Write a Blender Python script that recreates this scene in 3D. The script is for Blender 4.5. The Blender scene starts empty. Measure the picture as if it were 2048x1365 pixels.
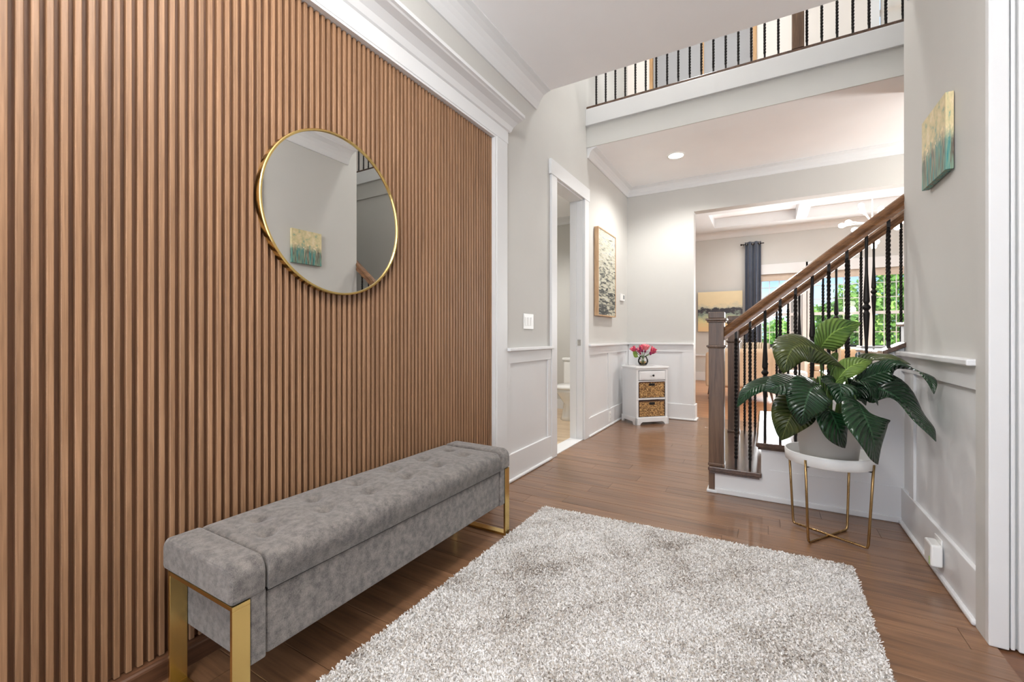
import bpy, bmesh, math, random
import numpy as np
from mathutils import Vector, Matrix
random.seed(7); rng = np.random.default_rng(7)
PI = math.pi
sc = bpy.context.scene
C = sc.collection

# ------------------------------------------------------------------ camera
cam_d = bpy.data.cameras.new('camera'); cam = bpy.data.objects.new('camera', cam_d); C.objects.link(cam)
F_PX, YAW, EYE, HOR = 870.0, math.radians(30.25), 1.05, 673.0
cam_d.sensor_width = 36.0; cam_d.lens = F_PX / 2048 * 36.0
cam_d.shift_y = -(1365 / 2 - HOR) / 2048
cam_d.clip_start = 0.02; cam_d.clip_end = 300
cam.location = (0, 0, EYE); cam.rotation_euler = (PI / 2, 0, YAW)
sc.camera = cam
FW = Vector((-math.sin(YAW), math.cos(YAW), 0)); RT = Vector((math.cos(YAW), math.sin(YAW), 0)); UP = Vector((0, 0, 1))
def px(u, v, d):                       # photograph pixel at distance d along the view axis -> world point
    return Vector((0, 0, EYE)) + FW * d + RT * ((u - 1024) / F_PX * d) + UP * ((HOR - v) / F_PX * d)

# ------------------------------------------------------------------ world, sun, daylight
world = bpy.data.worlds.new('sky'); sc.world = world; world.use_nodes = True
wn = world.node_tree.nodes; wl = world.node_tree.links; wn.clear()
wo = wn.new('ShaderNodeOutputWorld'); wb = wn.new('ShaderNodeBackground')
tcw = wn.new('ShaderNodeTexCoord'); nzw = wn.new('ShaderNodeTexNoise'); nzw.inputs['Scale'].default_value = 3.0; nzw.inputs['Detail'].default_value = 5
crw = wn.new('ShaderNodeValToRGB')
crw.color_ramp.elements[0].position = .45; crw.color_ramp.elements[0].color = (.30, .52, .90, 1)
crw.color_ramp.elements[1].position = .68; crw.color_ramp.elements[1].color = (.92, .95, 1.0, 1)
wl.new(tcw.outputs['Generated'], nzw.inputs['Vector']); wl.new(nzw.outputs['Fac'], crw.inputs['Fac'])
wl.new(crw.outputs['Color'], wb.inputs['Color']); wb.inputs['Strength'].default_value = 1.0
wl.new(wb.outputs[0], wo.inputs['Surface'])

def lamp(name, kind, loc, energy, rot=(0, 0, 0), size=None, size_y=None, color=(1, 1, 1), spread=None, radius=None, spot=None, parent=None):
    d = bpy.data.lights.new(name, kind); d.energy = energy; d.color = color
    if kind == 'AREA':
        d.shape = 'RECTANGLE'; d.size = size; d.size_y = size_y or size
        if spread: d.spread = spread
    if radius is not None: d.shadow_soft_size = radius
    if spot: d.spot_size = spot; d.spot_blend = .6
    o = bpy.data.objects.new(name, d); C.objects.link(o)
    o.rotation_euler = rot
    if parent is not None:
        o.parent = parent; loc = Vector(loc) - ORG[parent.name]
    o.location = loc
    return o
sun = lamp('sun', 'SUN', (6, 14, 20), 4.5, rot=(math.radians(48), 0, math.radians(35)), color=(1, .96, .88)); sun.data.angle = .01
# fill added at the unseen front entry; daylight at living room and upstairs windows
lamp('entry_fill', 'AREA', (-.2, -1.18, 1.45), 22, rot=(PI / 2, 0, 0), size=2.2, size_y=2.5, color=(.97, .985, 1))
for k, xw in enumerate((.29, 1.22, 2.2)):
    lamp('living_window_daylight', 'AREA', (xw, 11.05, 1.6), 38, rot=(-PI / 2, 0, 0), size=.8, size_y=1.6, color=(.97, .99, 1))
lamp('upstairs_window_daylight', 'AREA', (1.45, 5.66, 4.7), 14, rot=(-PI / 2, 0, 0), size=1.0, size_y=1.5, color=(.98, .99, 1))

vs = sc.view_settings
vs.view_transform = 'Standard'; vs.look = 'None'; vs.gamma = 1.0; vs.use_curve_mapping = False; vs.exposure = 0.80
sc.cycles.max_bounces = 10; sc.cycles.diffuse_bounces = 6; sc.cycles.glossy_bounces = 5; sc.cycles.transmission_bounces = 6
sc.cycles.sample_clamp_indirect = 4.0; sc.cycles.caustics_reflective = False; sc.cycles.caustics_refractive = False

# ------------------------------------------------------------------ materials
def srgb(r, g, b):
    f = lambda c: ((c / 255 + .055) / 1.055) ** 2.4 if c / 255 > .04045 else c / 255 / 12.92
    return (f(r), f(g), f(b), 1)
class NT:
    def __init__(s, name):
        s.m = bpy.data.materials.new(name); s.m.use_nodes = True
        s.t = s.m.node_tree; s.n = s.t.nodes; s.l = s.t.links
        s.b = s.n['Principled BSDF']; s.out = s.n['Material Output']
    def add(s, t, **kw):
        n = s.n.new(t)
        for k, v in kw.items():
            if hasattr(n, k): setattr(n, k, v)
            else: n.inputs[k].default_value = v
        return n
    def link(s, a, b): s.l.new(a, b)
    def coord(s, scale=(1, 1, 1), rnd=0, kind='Object'):
        tc = s.add('ShaderNodeTexCoord'); mp = s.add('ShaderNodeMapping'); mp.inputs['Scale'].default_value = scale
        if rnd:
            oi = s.add('ShaderNodeObjectInfo'); mm = s.add('ShaderNodeMath', operation='MULTIPLY'); mm.inputs[1].default_value = rnd
            s.link(oi.outputs['Random'], mm.inputs[0]); s.link(mm.outputs[0], mp.inputs['Location'])
        s.link(tc.outputs[kind], mp.inputs['Vector']); return mp.outputs[0]
    def ramp(s, fac, stops):
        r = s.add('ShaderNodeValToRGB'); e = r.color_ramp.elements
        while len(e) < len(stops): e.new(.5)
        for q, (p, c) in zip(e, stops): q.position = p; q.color = c
        s.link(fac, r.inputs['Fac']); return r.outputs['Color']
    def noise(s, vec, scale=5, detail=4, rough=.5, dist=0):
        n = s.add('ShaderNodeTexNoise'); n.inputs['Scale'].default_value = scale; n.inputs['Detail'].default_value = detail
        n.inputs['Roughness'].default_value = rough; n.inputs['Distortion'].default_value = dist
        s.link(vec, n.inputs['Vector']); return n.outputs['Fac']
    def bump(s, h, strength=.2, dist=.01):
        b = s.add('ShaderNodeBump'); b.inputs['Strength'].default_value = strength; b.inputs['Distance'].default_value = dist
        s.link(h, b.inputs['Height']); s.link(b.outputs['Normal'], s.b.inputs['Normal'])
    def mix(s, fac, a, b, mode='MIX'):
        m = s.add('ShaderNodeMix', data_type='RGBA', blend_type=mode)
        for sock, v in ((m.inputs[0], fac), (m.inputs[6], a), (m.inputs[7], b)):
            if isinstance(v, (int, float)): sock.default_value = v
            elif isinstance(v, tuple): sock.default_value = v
            else: s.link(v, sock)
        return m.outputs[2]
    def set(s, **kw):
        for k, v in kw.items(): s.b.inputs[k.replace('_', ' ')].default_value = v

def paint(name, col, rough=.55, bump=.0, spec=.35):
    t = NT(name); t.set(Roughness=rough); t.b.inputs['Specular IOR Level'].default_value = spec
    v = t.coord(); n = t.noise(v, 2.2, 3)
    c2 = tuple(x * .965 for x in col[:3]) + (1,)
    t.link(t.ramp(n, [(.3, c2), (.7, col)]), t.b.inputs['Base Color'])
    if bump:
        t.bump(t.noise(t.coord(), 160, 2), bump, .002)
    return t.m
def wood(name, dark, mid, light, grain=(40, 40, 2.2), rough=.4, rnd=30, bump=.15, vary=.25, coat=0):
    t = NT(name); t.set(Roughness=rough)
    v = t.coord(grain, rnd)
    n1 = t.noise(v, 1.0, 6, .6, .6); n2 = t.noise(v, 4.0, 3, .6)
    col = t.ramp(n1, [(.28, dark), (.5, mid), (.72, light)])
    col = t.mix(.25, col, t.ramp(n2, [(.35, dark), (.65, light)]))
    oi = t.add('ShaderNodeObjectInfo'); hv = t.add('ShaderNodeHueSaturation')
    mr = t.add('ShaderNodeMapRange'); mr.inputs['To Min'].default_value = 1 - vary; mr.inputs['To Max'].default_value = 1 + vary
    t.link(oi.outputs['Random'], mr.inputs['Value']); t.link(mr.outputs[0], hv.inputs['Value']); t.link(col, hv.inputs['Color'])
    t.link(hv.outputs[0], t.b.inputs['Base Color'])
    t.bump(n2, bump, .002)
    if coat: t.b.inputs['Coat Weight'].default_value = coat; t.b.inputs['Coat Roughness'].default_value = .12
    return t.m
def metal(name, col, rough=.25, m=1.0):
    t = NT(name); t.set(Metallic=m, Roughness=rough); t.b.inputs['Base Color'].default_value = col
    v = t.coord((60, 60, 4)); n = t.noise(v, 3, 2)
    r = t.add('ShaderNodeMapRange'); r.inputs['To Min'].default_value = rough * .8; r.inputs['To Max'].default_value = rough * 1.25
    t.link(n, r.inputs['Value']); t.link(r.outputs[0], t.b.inputs['Roughness'])
    return t.m
def fabric(name, a, b, scale=14, fine=420, bump=.5, rough=.95, sheen=.3, wid=.18, fmix=.45):
    t = NT(name); t.set(Roughness=rough); v = t.coord()
    n1 = t.noise(v, scale, 6, .68); n2 = t.noise(v, fine, 2, .7)
    col = t.ramp(n1, [(.5 - wid, a), (.5 + wid, b)])
    col = t.mix(fmix, col, t.ramp(n2, [(.3, a), (.7, b)]))
    t.link(col, t.b.inputs['Base Color']); t.b.inputs['Sheen Weight'].default_value = sheen
    t.bump(t.mix(.5, n1, n2), bump, .004)
    return t.m
def emis(name, col, strength):
    t = NT(name); t.b.inputs['Base Color'].default_value = col
    t.b.inputs['Emission Color'].default_value = col; t.b.inputs['Emission Strength'].default_value = strength
    return t.m
def glass(name, col=(1, 1, 1, 1), rough=0.0, alpha_mix=.9):
    t = NT(name); t.n.remove(t.b)
    tr = t.add('ShaderNodeBsdfTransparent'); tr.inputs['Color'].default_value = col
    gl = t.add('ShaderNodeBsdfGlossy'); gl.inputs['Roughness'].default_value = .02 + rough
    mx = t.add('ShaderNodeMixShader'); fr = t.add('ShaderNodeFresnel'); fr.inputs['IOR'].default_value = 1.4
    t.link(fr.outputs[0], mx.inputs[0]); t.link(tr.outputs[0], mx.inputs[1]); t.link(gl.outputs[0], mx.inputs[2]); t.link(mx.outputs[0], t.out.inputs['Surface'])
    return t.m

M = {}
M['wall'] = paint('wall_paint', srgb(204, 203, 199), .6, .05)
M['white'] = paint('white_trim_paint', srgb(226, 227, 228), .38)
M['ceil'] = paint('ceiling_paint', srgb(246, 246, 247), .7)
M['upwall'] = paint('upstairs_wall_paint', srgb(226, 220, 214), .6)
M['dimroom'] = paint('dim_room_grey', srgb(150, 150, 152), .5)
M['slat'] = wood('walnut_slat_wood', srgb(112, 81, 56), srgb(145, 109, 79), srgb(170, 131, 99), (90, 90, 2.0), .5, 40, .12, .07)
M['slatback'] = wood('shaded_panel_backing', srgb(84, 56, 38), srgb(108, 75, 52), srgb(130, 92, 65), (60, 60, 2.0), .6, 0, .1, .0)  # darkened to carry the shade between slats; grooves are the same wood
M['plinth'] = wood('walnut_plinth_wood', srgb(70, 46, 32), srgb(98, 66, 46), srgb(122, 84, 60), (40, 2.0, 40), .4, 10, .1, .05)
M['plank'] = wood('brown_floor_wood', srgb(92, 65, 46), srgb(126, 92, 66), srgb(150, 113, 84), (1.5, 24, 24), .3, 60, .06, .13, coat=.35)
M['floorbase'] = wood('floor_base_wood', srgb(74, 48, 33), srgb(110, 74, 50), srgb(132, 92, 64), (1.3, 16, 16), .3, 0, .06, .0)
M['livfloor'] = wood('living_floor_wood', srgb(140, 92, 58), srgb(176, 124, 84), srgb(196, 146, 104), (1.3, 14, 14), .32, 0, .06, .0)
M['bathfloor'] = wood('pale_bath_floor', srgb(176, 150, 120), srgb(205, 182, 152), srgb(222, 202, 176), (1.2, 9, 9), .4, 0, .04, .0)
M['stairwood'] = wood('stained_oak', srgb(56, 40, 29), srgb(92, 68, 50), srgb(124, 96, 74), (34, 34, 2.0), .34, 30, .25, .08)
M['tread'] = wood('stained_oak_tread', srgb(48, 32, 24), srgb(78, 54, 40), srgb(104, 76, 58), (26, 2.2, 26), .2, 30, .2, .08, coat=.5)
M['rail'] = wood('handrail_oak', srgb(78, 50, 30), srgb(118, 80, 50), srgb(150, 108, 72), (2.6, 40, 40), .28, 30, .15, .05, coat=.3)
M['iron'] = metal('black_iron', srgb(34, 31, 30), .5, .6)
M['gold'] = metal('brushed_gold', srgb(228, 198, 128), .22)
M['brass'] = metal('satin_brass', srgb(170, 140, 96), .28)
M['chrome'] = metal('chrome', srgb(200, 200, 200), .15)
M['mirror'] = metal('mirror_glass', srgb(240, 241, 240), .0)
M['bench'] = fabric('grey_chenille', srgb(66, 62, 62), srgb(140, 133, 127), 40, 420, .8, wid=.125, fmix=.45)
M['beige'] = fabric('beige_upholstery', srgb(214, 184, 150), srgb(228, 202, 172), 6, 300, .15)
M['teal'] = fabric('teal_upholstery', srgb(30, 78, 98), srgb(46, 100, 120), 6, 300, .15)
M['navy'] = fabric('navy_curtain', srgb(48, 56, 72), srgb(72, 82, 100), 8, 300, .1)
M['shade'] = fabric('woven_shade', srgb(196, 180, 164), srgb(214, 200, 186), 8, 300, .1)
M['stone'] = paint('pot_glaze', srgb(186, 182, 176), .45, .1)
M['ceramic'] = paint('white_ceramic', srgb(238, 238, 236), .12, 0, .6)
M['plastic'] = paint('white_plastic', srgb(240, 240, 238), .3)
M['black'] = paint('black_lacquer', srgb(24, 22, 22), .4)
M['soil'] = fabric('potting_soil', srgb(26, 19, 14), srgb(52, 38, 28), 60, 300, .8, sheen=0)
M['glass'] = glass('clear_glass'); M['water'] = glass('amber_water', (.86, .66, .36, 1))
t = NT('white_glare_blind'); t.n.remove(t.b); tl_ = t.add('ShaderNodeBsdfTranslucent'); tl_.inputs['Color'].default_value = (1, .88, .72, 1); df_ = t.add('ShaderNodeBsdfDiffuse'); df_.inputs['Color'].default_value = (.85, .85, .85, 1); mx_ = t.add('ShaderNodeMixShader'); t.link(tl_.outputs[0], mx_.inputs[1]); t.link(df_.outputs[0], mx_.inputs[2]); t.link(mx_.outputs[0], t.out.inputs['Surface']); M['glare_blind'] = t.m
M['screen'] = paint('grey_screen', srgb(150, 154, 156), .5)
M['lamp_on'] = emis('lamp_lens', (1, .95, .87, 1), 14)
M['bulb_on'] = emis('bulb_glow', (1, .94, .84, 1), 9)
M['bark'] = wood('bark', srgb(50, 40, 30), srgb(78, 64, 50), srgb(100, 84, 66), (14, 14, 2), .9, 20, .6, .1)
M['lawn'] = fabric('lawn', srgb(60, 110, 30), srgb(100, 150, 56), 2, 60, .3, sheen=0)
M['stem'] = paint('plant_stem', srgb(86, 116, 54), .4)
M['canvas_edge'] = paint('dark_canvas_edge', srgb(48, 44, 42), .7)
M['oakframe'] = wood('pale_oak_frame', srgb(170, 132, 96), srgb(196, 160, 122), srgb(212, 180, 144), (30, 30, 3), .5, 10, .1, .03)
M['wicker'] = fabric('wicker', srgb(104, 66, 36), srgb(226, 184, 124), 48, 200, .6, .8, 0, wid=.09, fmix=.25)
M['wickerdark'] = fabric('wicker_dark', srgb(58, 34, 20), srgb(92, 58, 36), 60, 260, .5, .8, 0)
M['tantrim'] = wood('tan_trim', srgb(150, 112, 70), srgb(180, 140, 94), srgb(200, 164, 118), (30, 30, 3), .5, 10, .1, .03)
M['petal'] = paint('pink_petal', srgb(206, 62, 96), .5); M['petal_pale'] = paint('pale_pink_petal', srgb(236, 130, 140), .5); M['petal_dark'] = paint('magenta_petal', srgb(140, 30, 84), .5)

def leaf_mat(name, dark, light, rough=.3):
    t = NT(name); t.set(Roughness=rough); t.b.inputs['Specular IOR Level'].default_value = .6
    uv = t.add('ShaderNodeUVMap'); sp = t.add('ShaderNodeSeparateXYZ'); t.link(uv.outputs[0], sp.inputs[0])
    ab = t.add('ShaderNodeMath', operation='ABSOLUTE'); t.link(sp.outputs['Y'], ab.inputs[0])
    m1 = t.add('ShaderNodeMath', operation='MULTIPLY'); t.link(ab.outputs[0], m1.inputs[0]); m1.inputs[1].default_value = -.22
    ad = t.add('ShaderNodeMath', operation='ADD'); t.link(sp.outputs['X'], ad.inputs[0]); t.link(m1.outputs[0], ad.inputs[1])
    m2 = t.add('ShaderNodeMath', operation='MULTIPLY'); t.link(ad.outputs[0], m2.inputs[0]); m2.inputs[1].default_value = 78
    sn = t.add('ShaderNodeMath', operation='SINE'); t.link(m2.outputs[0], sn.inputs[0])
    v = t.coord(); n = t.noise(v, 9, 3)
    base = t.ramp(n, [(.3, dark), (.7, light)])
    mid = t.add('ShaderNodeMapRange'); t.link(ab.outputs[0], mid.inputs['Value']); mid.inputs['From Min'].default_value = .0; mid.inputs['From Max'].default_value = .07
    mid.inputs['To Min'].default_value = .75; mid.inputs['To Max'].default_value = 0
    vein = t.add('ShaderNodeMapRange'); t.link(sn.outputs[0], vein.inputs['Value']); vein.inputs['From Min'].default_value = .7; vein.inputs['To Max'].default_value = .22
    pale = tuple(min(1, x * 2.2 + .03) for x in light[:3]) + (1,)
    col = t.mix(mid.outputs[0], t.mix(vein.outputs[0], base, pale), pale)
    t.link(col, t.b.inputs['Base Color']); t.bump(sn.outputs[0], .55, .006)
    tl = t.add('ShaderNodeBsdfTranslucent'); t.link(col, tl.inputs['Color']); mx = t.add('ShaderNodeMixShader'); mx.inputs[0].default_value = .18
    t.link(t.b.outputs[0], mx.inputs[1]); t.link(tl.outputs[0], mx.inputs[2]); t.link(mx.outputs[0], t.out.inputs['Surface'])
    return t.m
M['leaf'] = leaf_mat('glossy_dark_leaf', srgb(14, 38, 22), srgb(28, 64, 34), .22)
M['leaf2'] = leaf_mat('pale_or_lit_leaf', srgb(58, 100, 34), srgb(124, 152, 66), .38)  # paler green also paints in the light on the lit houseplant leaves
M['leaf3'] = leaf_mat('olive_leaf', srgb(34, 54, 24), srgb(84, 92, 42), .28)
def foliage(name, a, b):
    t = NT(name); t.set(Roughness=.7); at = t.add('ShaderNodeAttribute', attribute_name='tone')
    col = t.ramp(at.outputs['Fac'], [(0, a), (1, b)]); t.link(col, t.b.inputs['Base Color'])
    tl = t.add('ShaderNodeBsdfTranslucent'); t.link(col, tl.inputs['Color']); mx = t.add('ShaderNodeMixShader'); mx.inputs[0].default_value = .3
    t.link(t.b.outputs[0], mx.inputs[1]); t.link(tl.outputs[0], mx.inputs[2]); t.link(mx.outputs[0], t.out.inputs['Surface'])
    return t.m
M['fol1'] = foliage('tree_foliage', srgb(70, 130, 44), srgb(176, 214, 108)); M['fol2'] = foliage('shrub_foliage', srgb(96, 160, 52), srgb(200, 230, 130))
def rug_mat():
    t = NT('shag_pile'); t.set(Roughness=1.0); t.b.inputs['Specular IOR Level'].default_value = .1
    at = t.add('ShaderNodeAttribute', attribute_name='tone')
    t.link(t.ramp(at.outputs['Fac'], [(0, srgb(132, 120, 110)), (.22, srgb(186, 178, 170)), (.45, srgb(226, 223, 220)), (1, srgb(246, 245, 244))]), t.b.inputs['Base Color'])
    return t.m
M['pile'] = rug_mat()
M['rugback'] = fabric('rug_backing', srgb(168, 160, 150), srgb(206, 200, 192), 30, 200, .5, sheen=0)

def art_mat(kind):
    t = NT('painting_' + kind); t.set(Roughness=.5)
    tc = t.add('ShaderNodeTexCoord'); sp = t.add('ShaderNodeSeparateXYZ'); t.link(tc.outputs['Generated'], sp.inputs[0])
    z = sp.outputs['Z']
    def mapv(scale, loc=(0, 0, 0)):
        mp = t.add('ShaderNodeMapping'); mp.inputs['Scale'].default_value = scale; mp.inputs['Location'].default_value = loc
        t.link(tc.outputs['Generated'], mp.inputs['Vector']); return mp.outputs[0]
    def addm(a, b, k):
        m = t.add('ShaderNodeMath', operation='MULTIPLY_ADD'); t.link(b, m.inputs[0]); m.inputs[1].default_value = k; t.link(a, m.inputs[2]); return m.outputs[0]
    def off(a, k):
        m = t.add('ShaderNodeMath', operation='ADD'); t.link(a, m.inputs[0]); m.inputs[1].default_value = k; return m.outputs[0]
    if kind == 'teal':
        st = t.noise(mapv((1, 9, .7)), 1.3, 3, .6)
        low = t.ramp(st, [(.32, srgb(20, 62, 66)), (.42, srgb(64, 138, 138)), (.5, srgb(132, 160, 138)), (.58, srgb(96, 84, 74)), (.68, srgb(190, 184, 160))])
        cl = t.noise(mapv((1, 4, 4)), 1.6, 4, .6)
        high = t.ramp(cl, [(.3, srgb(110, 158, 150)), (.42, srgb(206, 196, 150)), (.6, srgb(228, 210, 168)), (.75, srgb(240, 232, 214))])
        f = addm(z, t.noise(mapv((1, 7, 5)), 1.5, 4, .7), .35)
        fr = t.add('ShaderNodeMapRange'); t.link(off(f, -.18), fr.inputs['Value']); fr.inputs['From Min'].default_value = .38; fr.inputs['From Max'].default_value = .56
        col = t.mix(fr.outputs[0], low, high)
        vo = t.add('ShaderNodeTexVoronoi'); vo.inputs['Scale'].default_value = 11; t.link(mapv((1, 1, 1)), vo.inputs['Vector'])
        bd = t.add('ShaderNodeMapRange'); t.link(z, bd.inputs['Value']); bd.inputs['From Min'].default_value = .40; bd.inputs['From Max'].default_value = .52
        bd2 = t.add('ShaderNodeMapRange'); t.link(z, bd2.inputs['Value']); bd2.inputs['From Min'].default_value = .66; bd2.inputs['From Max'].default_value = .54
        dd = t.add('ShaderNodeMath', operation='LESS_THAN'); t.link(vo.outputs['Distance'], dd.inputs[0]); dd.inputs[1].default_value = .30
        q = t.add('ShaderNodeMath', operation='MULTIPLY'); t.link(bd.outputs[0], q.inputs[0]); t.link(bd2.outputs[0], q.inputs[1])
        q2 = t.add('ShaderNodeMath', operation='MULTIPLY'); t.link(q.outputs[0], q2.inputs[0]); t.link(dd.outputs[0], q2.inputs[1])
        col = t.mix(q2.outputs[0], col, srgb(246, 226, 190))
    elif kind == 'sea':
        n = t.noise(mapv((1, 3, 24)), 1.4, 4, .65, .7)
        f = addm(n, z, .20)
        col = t.ramp(f, [(.46, srgb(44, 50, 52)), (.53, srgb(118, 120, 112)), (.60, srgb(196, 194, 172)), (.74, srgb(208, 208, 198)), (.84, srgb(150, 162, 172))])
    else:
        w = addm(z, t.noise(mapv((3, 1, 6)), 1.4, 4, .65), .5)
        col = t.ramp(off(w, -.25), [(.1, srgb(226, 196, 148)), (.28, srgb(214, 208, 156)), (.42, srgb(140, 158, 146)), (.48, srgb(62, 58, 66)), (.56, srgb(54, 58, 66)), (.60, srgb(196, 194, 172)), (.70, srgb(226, 210, 172)), (1.0, srgb(232, 216, 178))])
    t.link(col, t.b.inputs['Base Color'])
    return t.m

# ------------------------------------------------------------------ mesh helpers
ORG = {}
class MB:
    def __init__(s): s.v = []; s.f = []; s.uv = None
    def add(s, vs, fs):
        o = len(s.v); s.v += [Vector(p) for p in vs]; s.f += [tuple(i + o for i in q) for q in fs]; return s
    def box(s, x0, x1, y0, y1, z0, z1):
        v = [(x, y, z) for z in (z0, z1) for y in (y0, y1) for x in (x0, x1)]
        return s.add(v, [(0, 2, 3, 1), (4, 5, 7, 6), (0, 1, 5, 4), (2, 6, 7, 3), (0, 4, 6, 2), (1, 3, 7, 5)])
    def prism(s, poly, axis, a0, a1):
        n = len(poly)
        mk = {'x': lambda p, a: (a, p[0], p[1]), 'y': lambda p, a: (p[0], a, p[1]), 'z': lambda p, a: (p[0], p[1], a)}[axis]
        v = [mk(p, a0) for p in poly] + [mk(p, a1) for p in poly]
        f = [(i, (i + 1) % n, n + (i + 1) % n, n + i) for i in range(n)] + [tuple(range(n))[::-1], tuple(range(n, 2 * n))]
        return s.add(v, f)
    def lathe(s, prof, c=(0, 0, 0), n=24, axis=None, cap=True):
        q = Vector((0, 0, 1)).rotation_difference(Vector(axis).normalized()) if axis is not None else None
        v = []
        for r, z in prof:
            for k in range(n):
                a = 2 * PI * k / n; p = Vector((r * math.cos(a), r * math.sin(a), z))
                if q: p = q @ p
                v.append(p + Vector(c))
        f = []
        for i in range(len(prof) - 1):
            for k in range(n): f.append((i * n + k, i * n + (k + 1) % n, (i + 1) * n + (k + 1) % n, (i + 1) * n + k))
        if cap:
            if prof[0][0] > 1e-6: f.append(tuple(range(n))[::-1])
            if prof[-1][0] > 1e-6: f.append(tuple(range((len(prof) - 1) * n, len(prof) * n)))
        return s.add(v, f)
    def tube(s, pts, r, n=8, cap=True):
        pts = [Vector(p) for p in pts]; m = len(pts); rs = r if isinstance(r, (list, tuple)) else [r] * m
        v = []; ref = None
        for i, p in enumerate(pts):
            t = (pts[min(i + 1, m - 1)] - pts[max(i - 1, 0)]).normalized()
            if ref is None: ref = t.orthogonal().normalized()
            a = (ref - t * ref.dot(t))
            a = a.normalized() if a.length > 1e-6 else t.orthogonal().normalized()
            ref = a; b = t.cross(a)
            for k in range(n):
                w = 2 * PI * k / n; v.append(p + (a * math.cos(w) + b * math.sin(w)) * rs[i])
        f = [(i * n + k, i * n + (k + 1) % n, (i + 1) * n + (k + 1) % n, (i + 1) * n + k) for i in range(m - 1) for k in range(n)]
        if cap: f += [tuple(range(n))[::-1], tuple(range((m - 1) * n, m * n))]
        return s.add(v, f)
    def build(s, name, mat, parent=None, local=False, smooth=False, bevel=0, seg=2, org=None, solid=0):
        if parent is None:
            if org is None:
                xs = [p.x for p in s.v]; ys = [p.y for p in s.v]; zs = [p.z for p in s.v]
                org = Vector(((min(xs) + max(xs)) / 2, (min(ys) + max(ys)) / 2, min(zs)))
            org = Vector(org)
        else: org = Vector((0, 0, 0)) if local else ORG[parent.name]
        me = bpy.data.meshes.new(name); me.from_pydata([p - org for p in s.v], [], s.f)
        me.materials.append(mat); me.update()
        bm = bmesh.new(); bm.from_mesh(me); bmesh.ops.recalc_face_normals(bm, faces=bm.faces); bm.to_mesh(me); bm.free()
        if s.uv is not None:
            ul = me.uv_layers.new(name='UVMap')
            for lp in me.loops: ul.data[lp.index].uv = s.uv[lp.vertex_index]
        if smooth:
            for p in me.polygons: p.use_smooth = True
        o = bpy.data.objects.new(name, me); C.objects.link(o)
        if parent is None: o.location = org; ORG[o.name] = org
        else: o.parent = parent; ORG[o.name] = org
        if bevel:
            b = o.modifiers.new('bevel', 'BEVEL'); b.width = bevel; b.segments = seg; b.limit_method = 'ANGLE'; b.angle_limit = .6
        if solid:
            b = o.modifiers.new('solid', 'SOLIDIFY'); b.thickness = solid; b.offset = 0
        return o
def box(*a): return MB().box(*a)
def tag(o, label, cat, group=None):
    o['label'] = label; o['category'] = cat
    if group: o['group'] = group
    return o
def root(name, label, cat, loc=(0, 0, 0), rotz=0, group=None):
    o = bpy.data.objects.new(name, None); C.objects.link(o); o.location = loc; o.rotation_euler = (0, 0, rotz)
    o.empty_display_size = .05; ORG[o.name] = Vector(loc); return tag(o, label, cat, group)
def struct(o, label=None, cat=None):
    o['kind'] = 'structure'
    if label: o['label'] = label
    if cat: o['category'] = cat
    return o
def rounded(x0, x1, z0, z1, r, n=5, corners=(1, 1, 1, 1)):      # corners: bl br tr tl
    out = []
    for (cx, cz, a0, on) in ((x0, z0, PI, corners[0]), (x1, z0, 1.5 * PI, corners[1]), (x1, z1, 0, corners[2]), (x0, z1, .5 * PI, corners[3])):
        if not on: out.append((cx, cz)); continue
        ox = cx + (r if cx == x0 else -r); oz = cz + (r if cz == z0 else -r)
        for k in range(n + 1):
            a = a0 + k / n * PI / 2; out.append((ox + r * math.cos(a), oz + r * math.sin(a)))
    return out

# ------------------------------------------------------------------ the setting
LX, RX, BY = -1.60, .675, 5.80          # left wall face, right wall face, back wall face
Z1, Z2 = 3.00, 6.0                      # foyer ceiling, two storey ceiling
struct(box(-1.9, 5.2, -1.3, BY + .1, -.12, -.006).build('floor', M['floorbase']), 'brown wood floor of the entry hall', 'floor')
floor = bpy.data.objects['floor']
y = -.25; row = 0
plank_n = 0
while y < 6.0:
    x_hi = RX if y < 4.55 else 1.5
    x = LX - random.uniform(0, .9)
    while x < x_hi:
        L = random.uniform(.7, 1.5); a, b = max(x, LX), min(x + L, x_hi)
        if b - a > .05:
            d = random.uniform(-.0008, .0)
            m = MB().prism([(y + .0008, -.01), (y + .1262, -.01), (y + .1262, d - .0015), (y + .1247, d), (y + .0023, d), (y + .0008, d - .0015)], 'x', a + .0008, b - .0008)
            m.build('plank', M['plank'], floor); plank_n += 1
        x += L
    y += .127
struct(box(-3.2, 5.4, BY + .1, 11.4, -.12, -.001).build('floor_living', M['livfloor']), 'brown wood floor of the living room', 'floor')
struct(box(-3.4, -1.70, 3.0, 6.0, -.1, .002).build('floor_bathroom', M['bathfloor']), 'pale plank floor inside the bathroom', 'floor')
struct(box(-1.74, LX, 3.5, 4.18, -.004, .006).build('trim_threshold', M['white'], bevel=.003))

# left wall: slat recess y<2.49, doorway 3.49..4.17
DY0, DY1, DZ = 3.49, 4.18, 2.44
w = MB().box(-1.72, -1.63, -1.3, 2.50, 0, 2.43).box(-1.72, LX, -1.3, 2.50, 2.43, Z1 + .4).box(-1.72, LX, 2.50, DY0, 0, Z2).box(-1.72, LX, DY0, DY1, DZ, Z2).box(-1.72, LX, DY1, BY + .15, 0, Z2)
struct(w.build('wall_left', M['wall']), 'pale greige left wall with bathroom doorway', 'wall')
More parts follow.
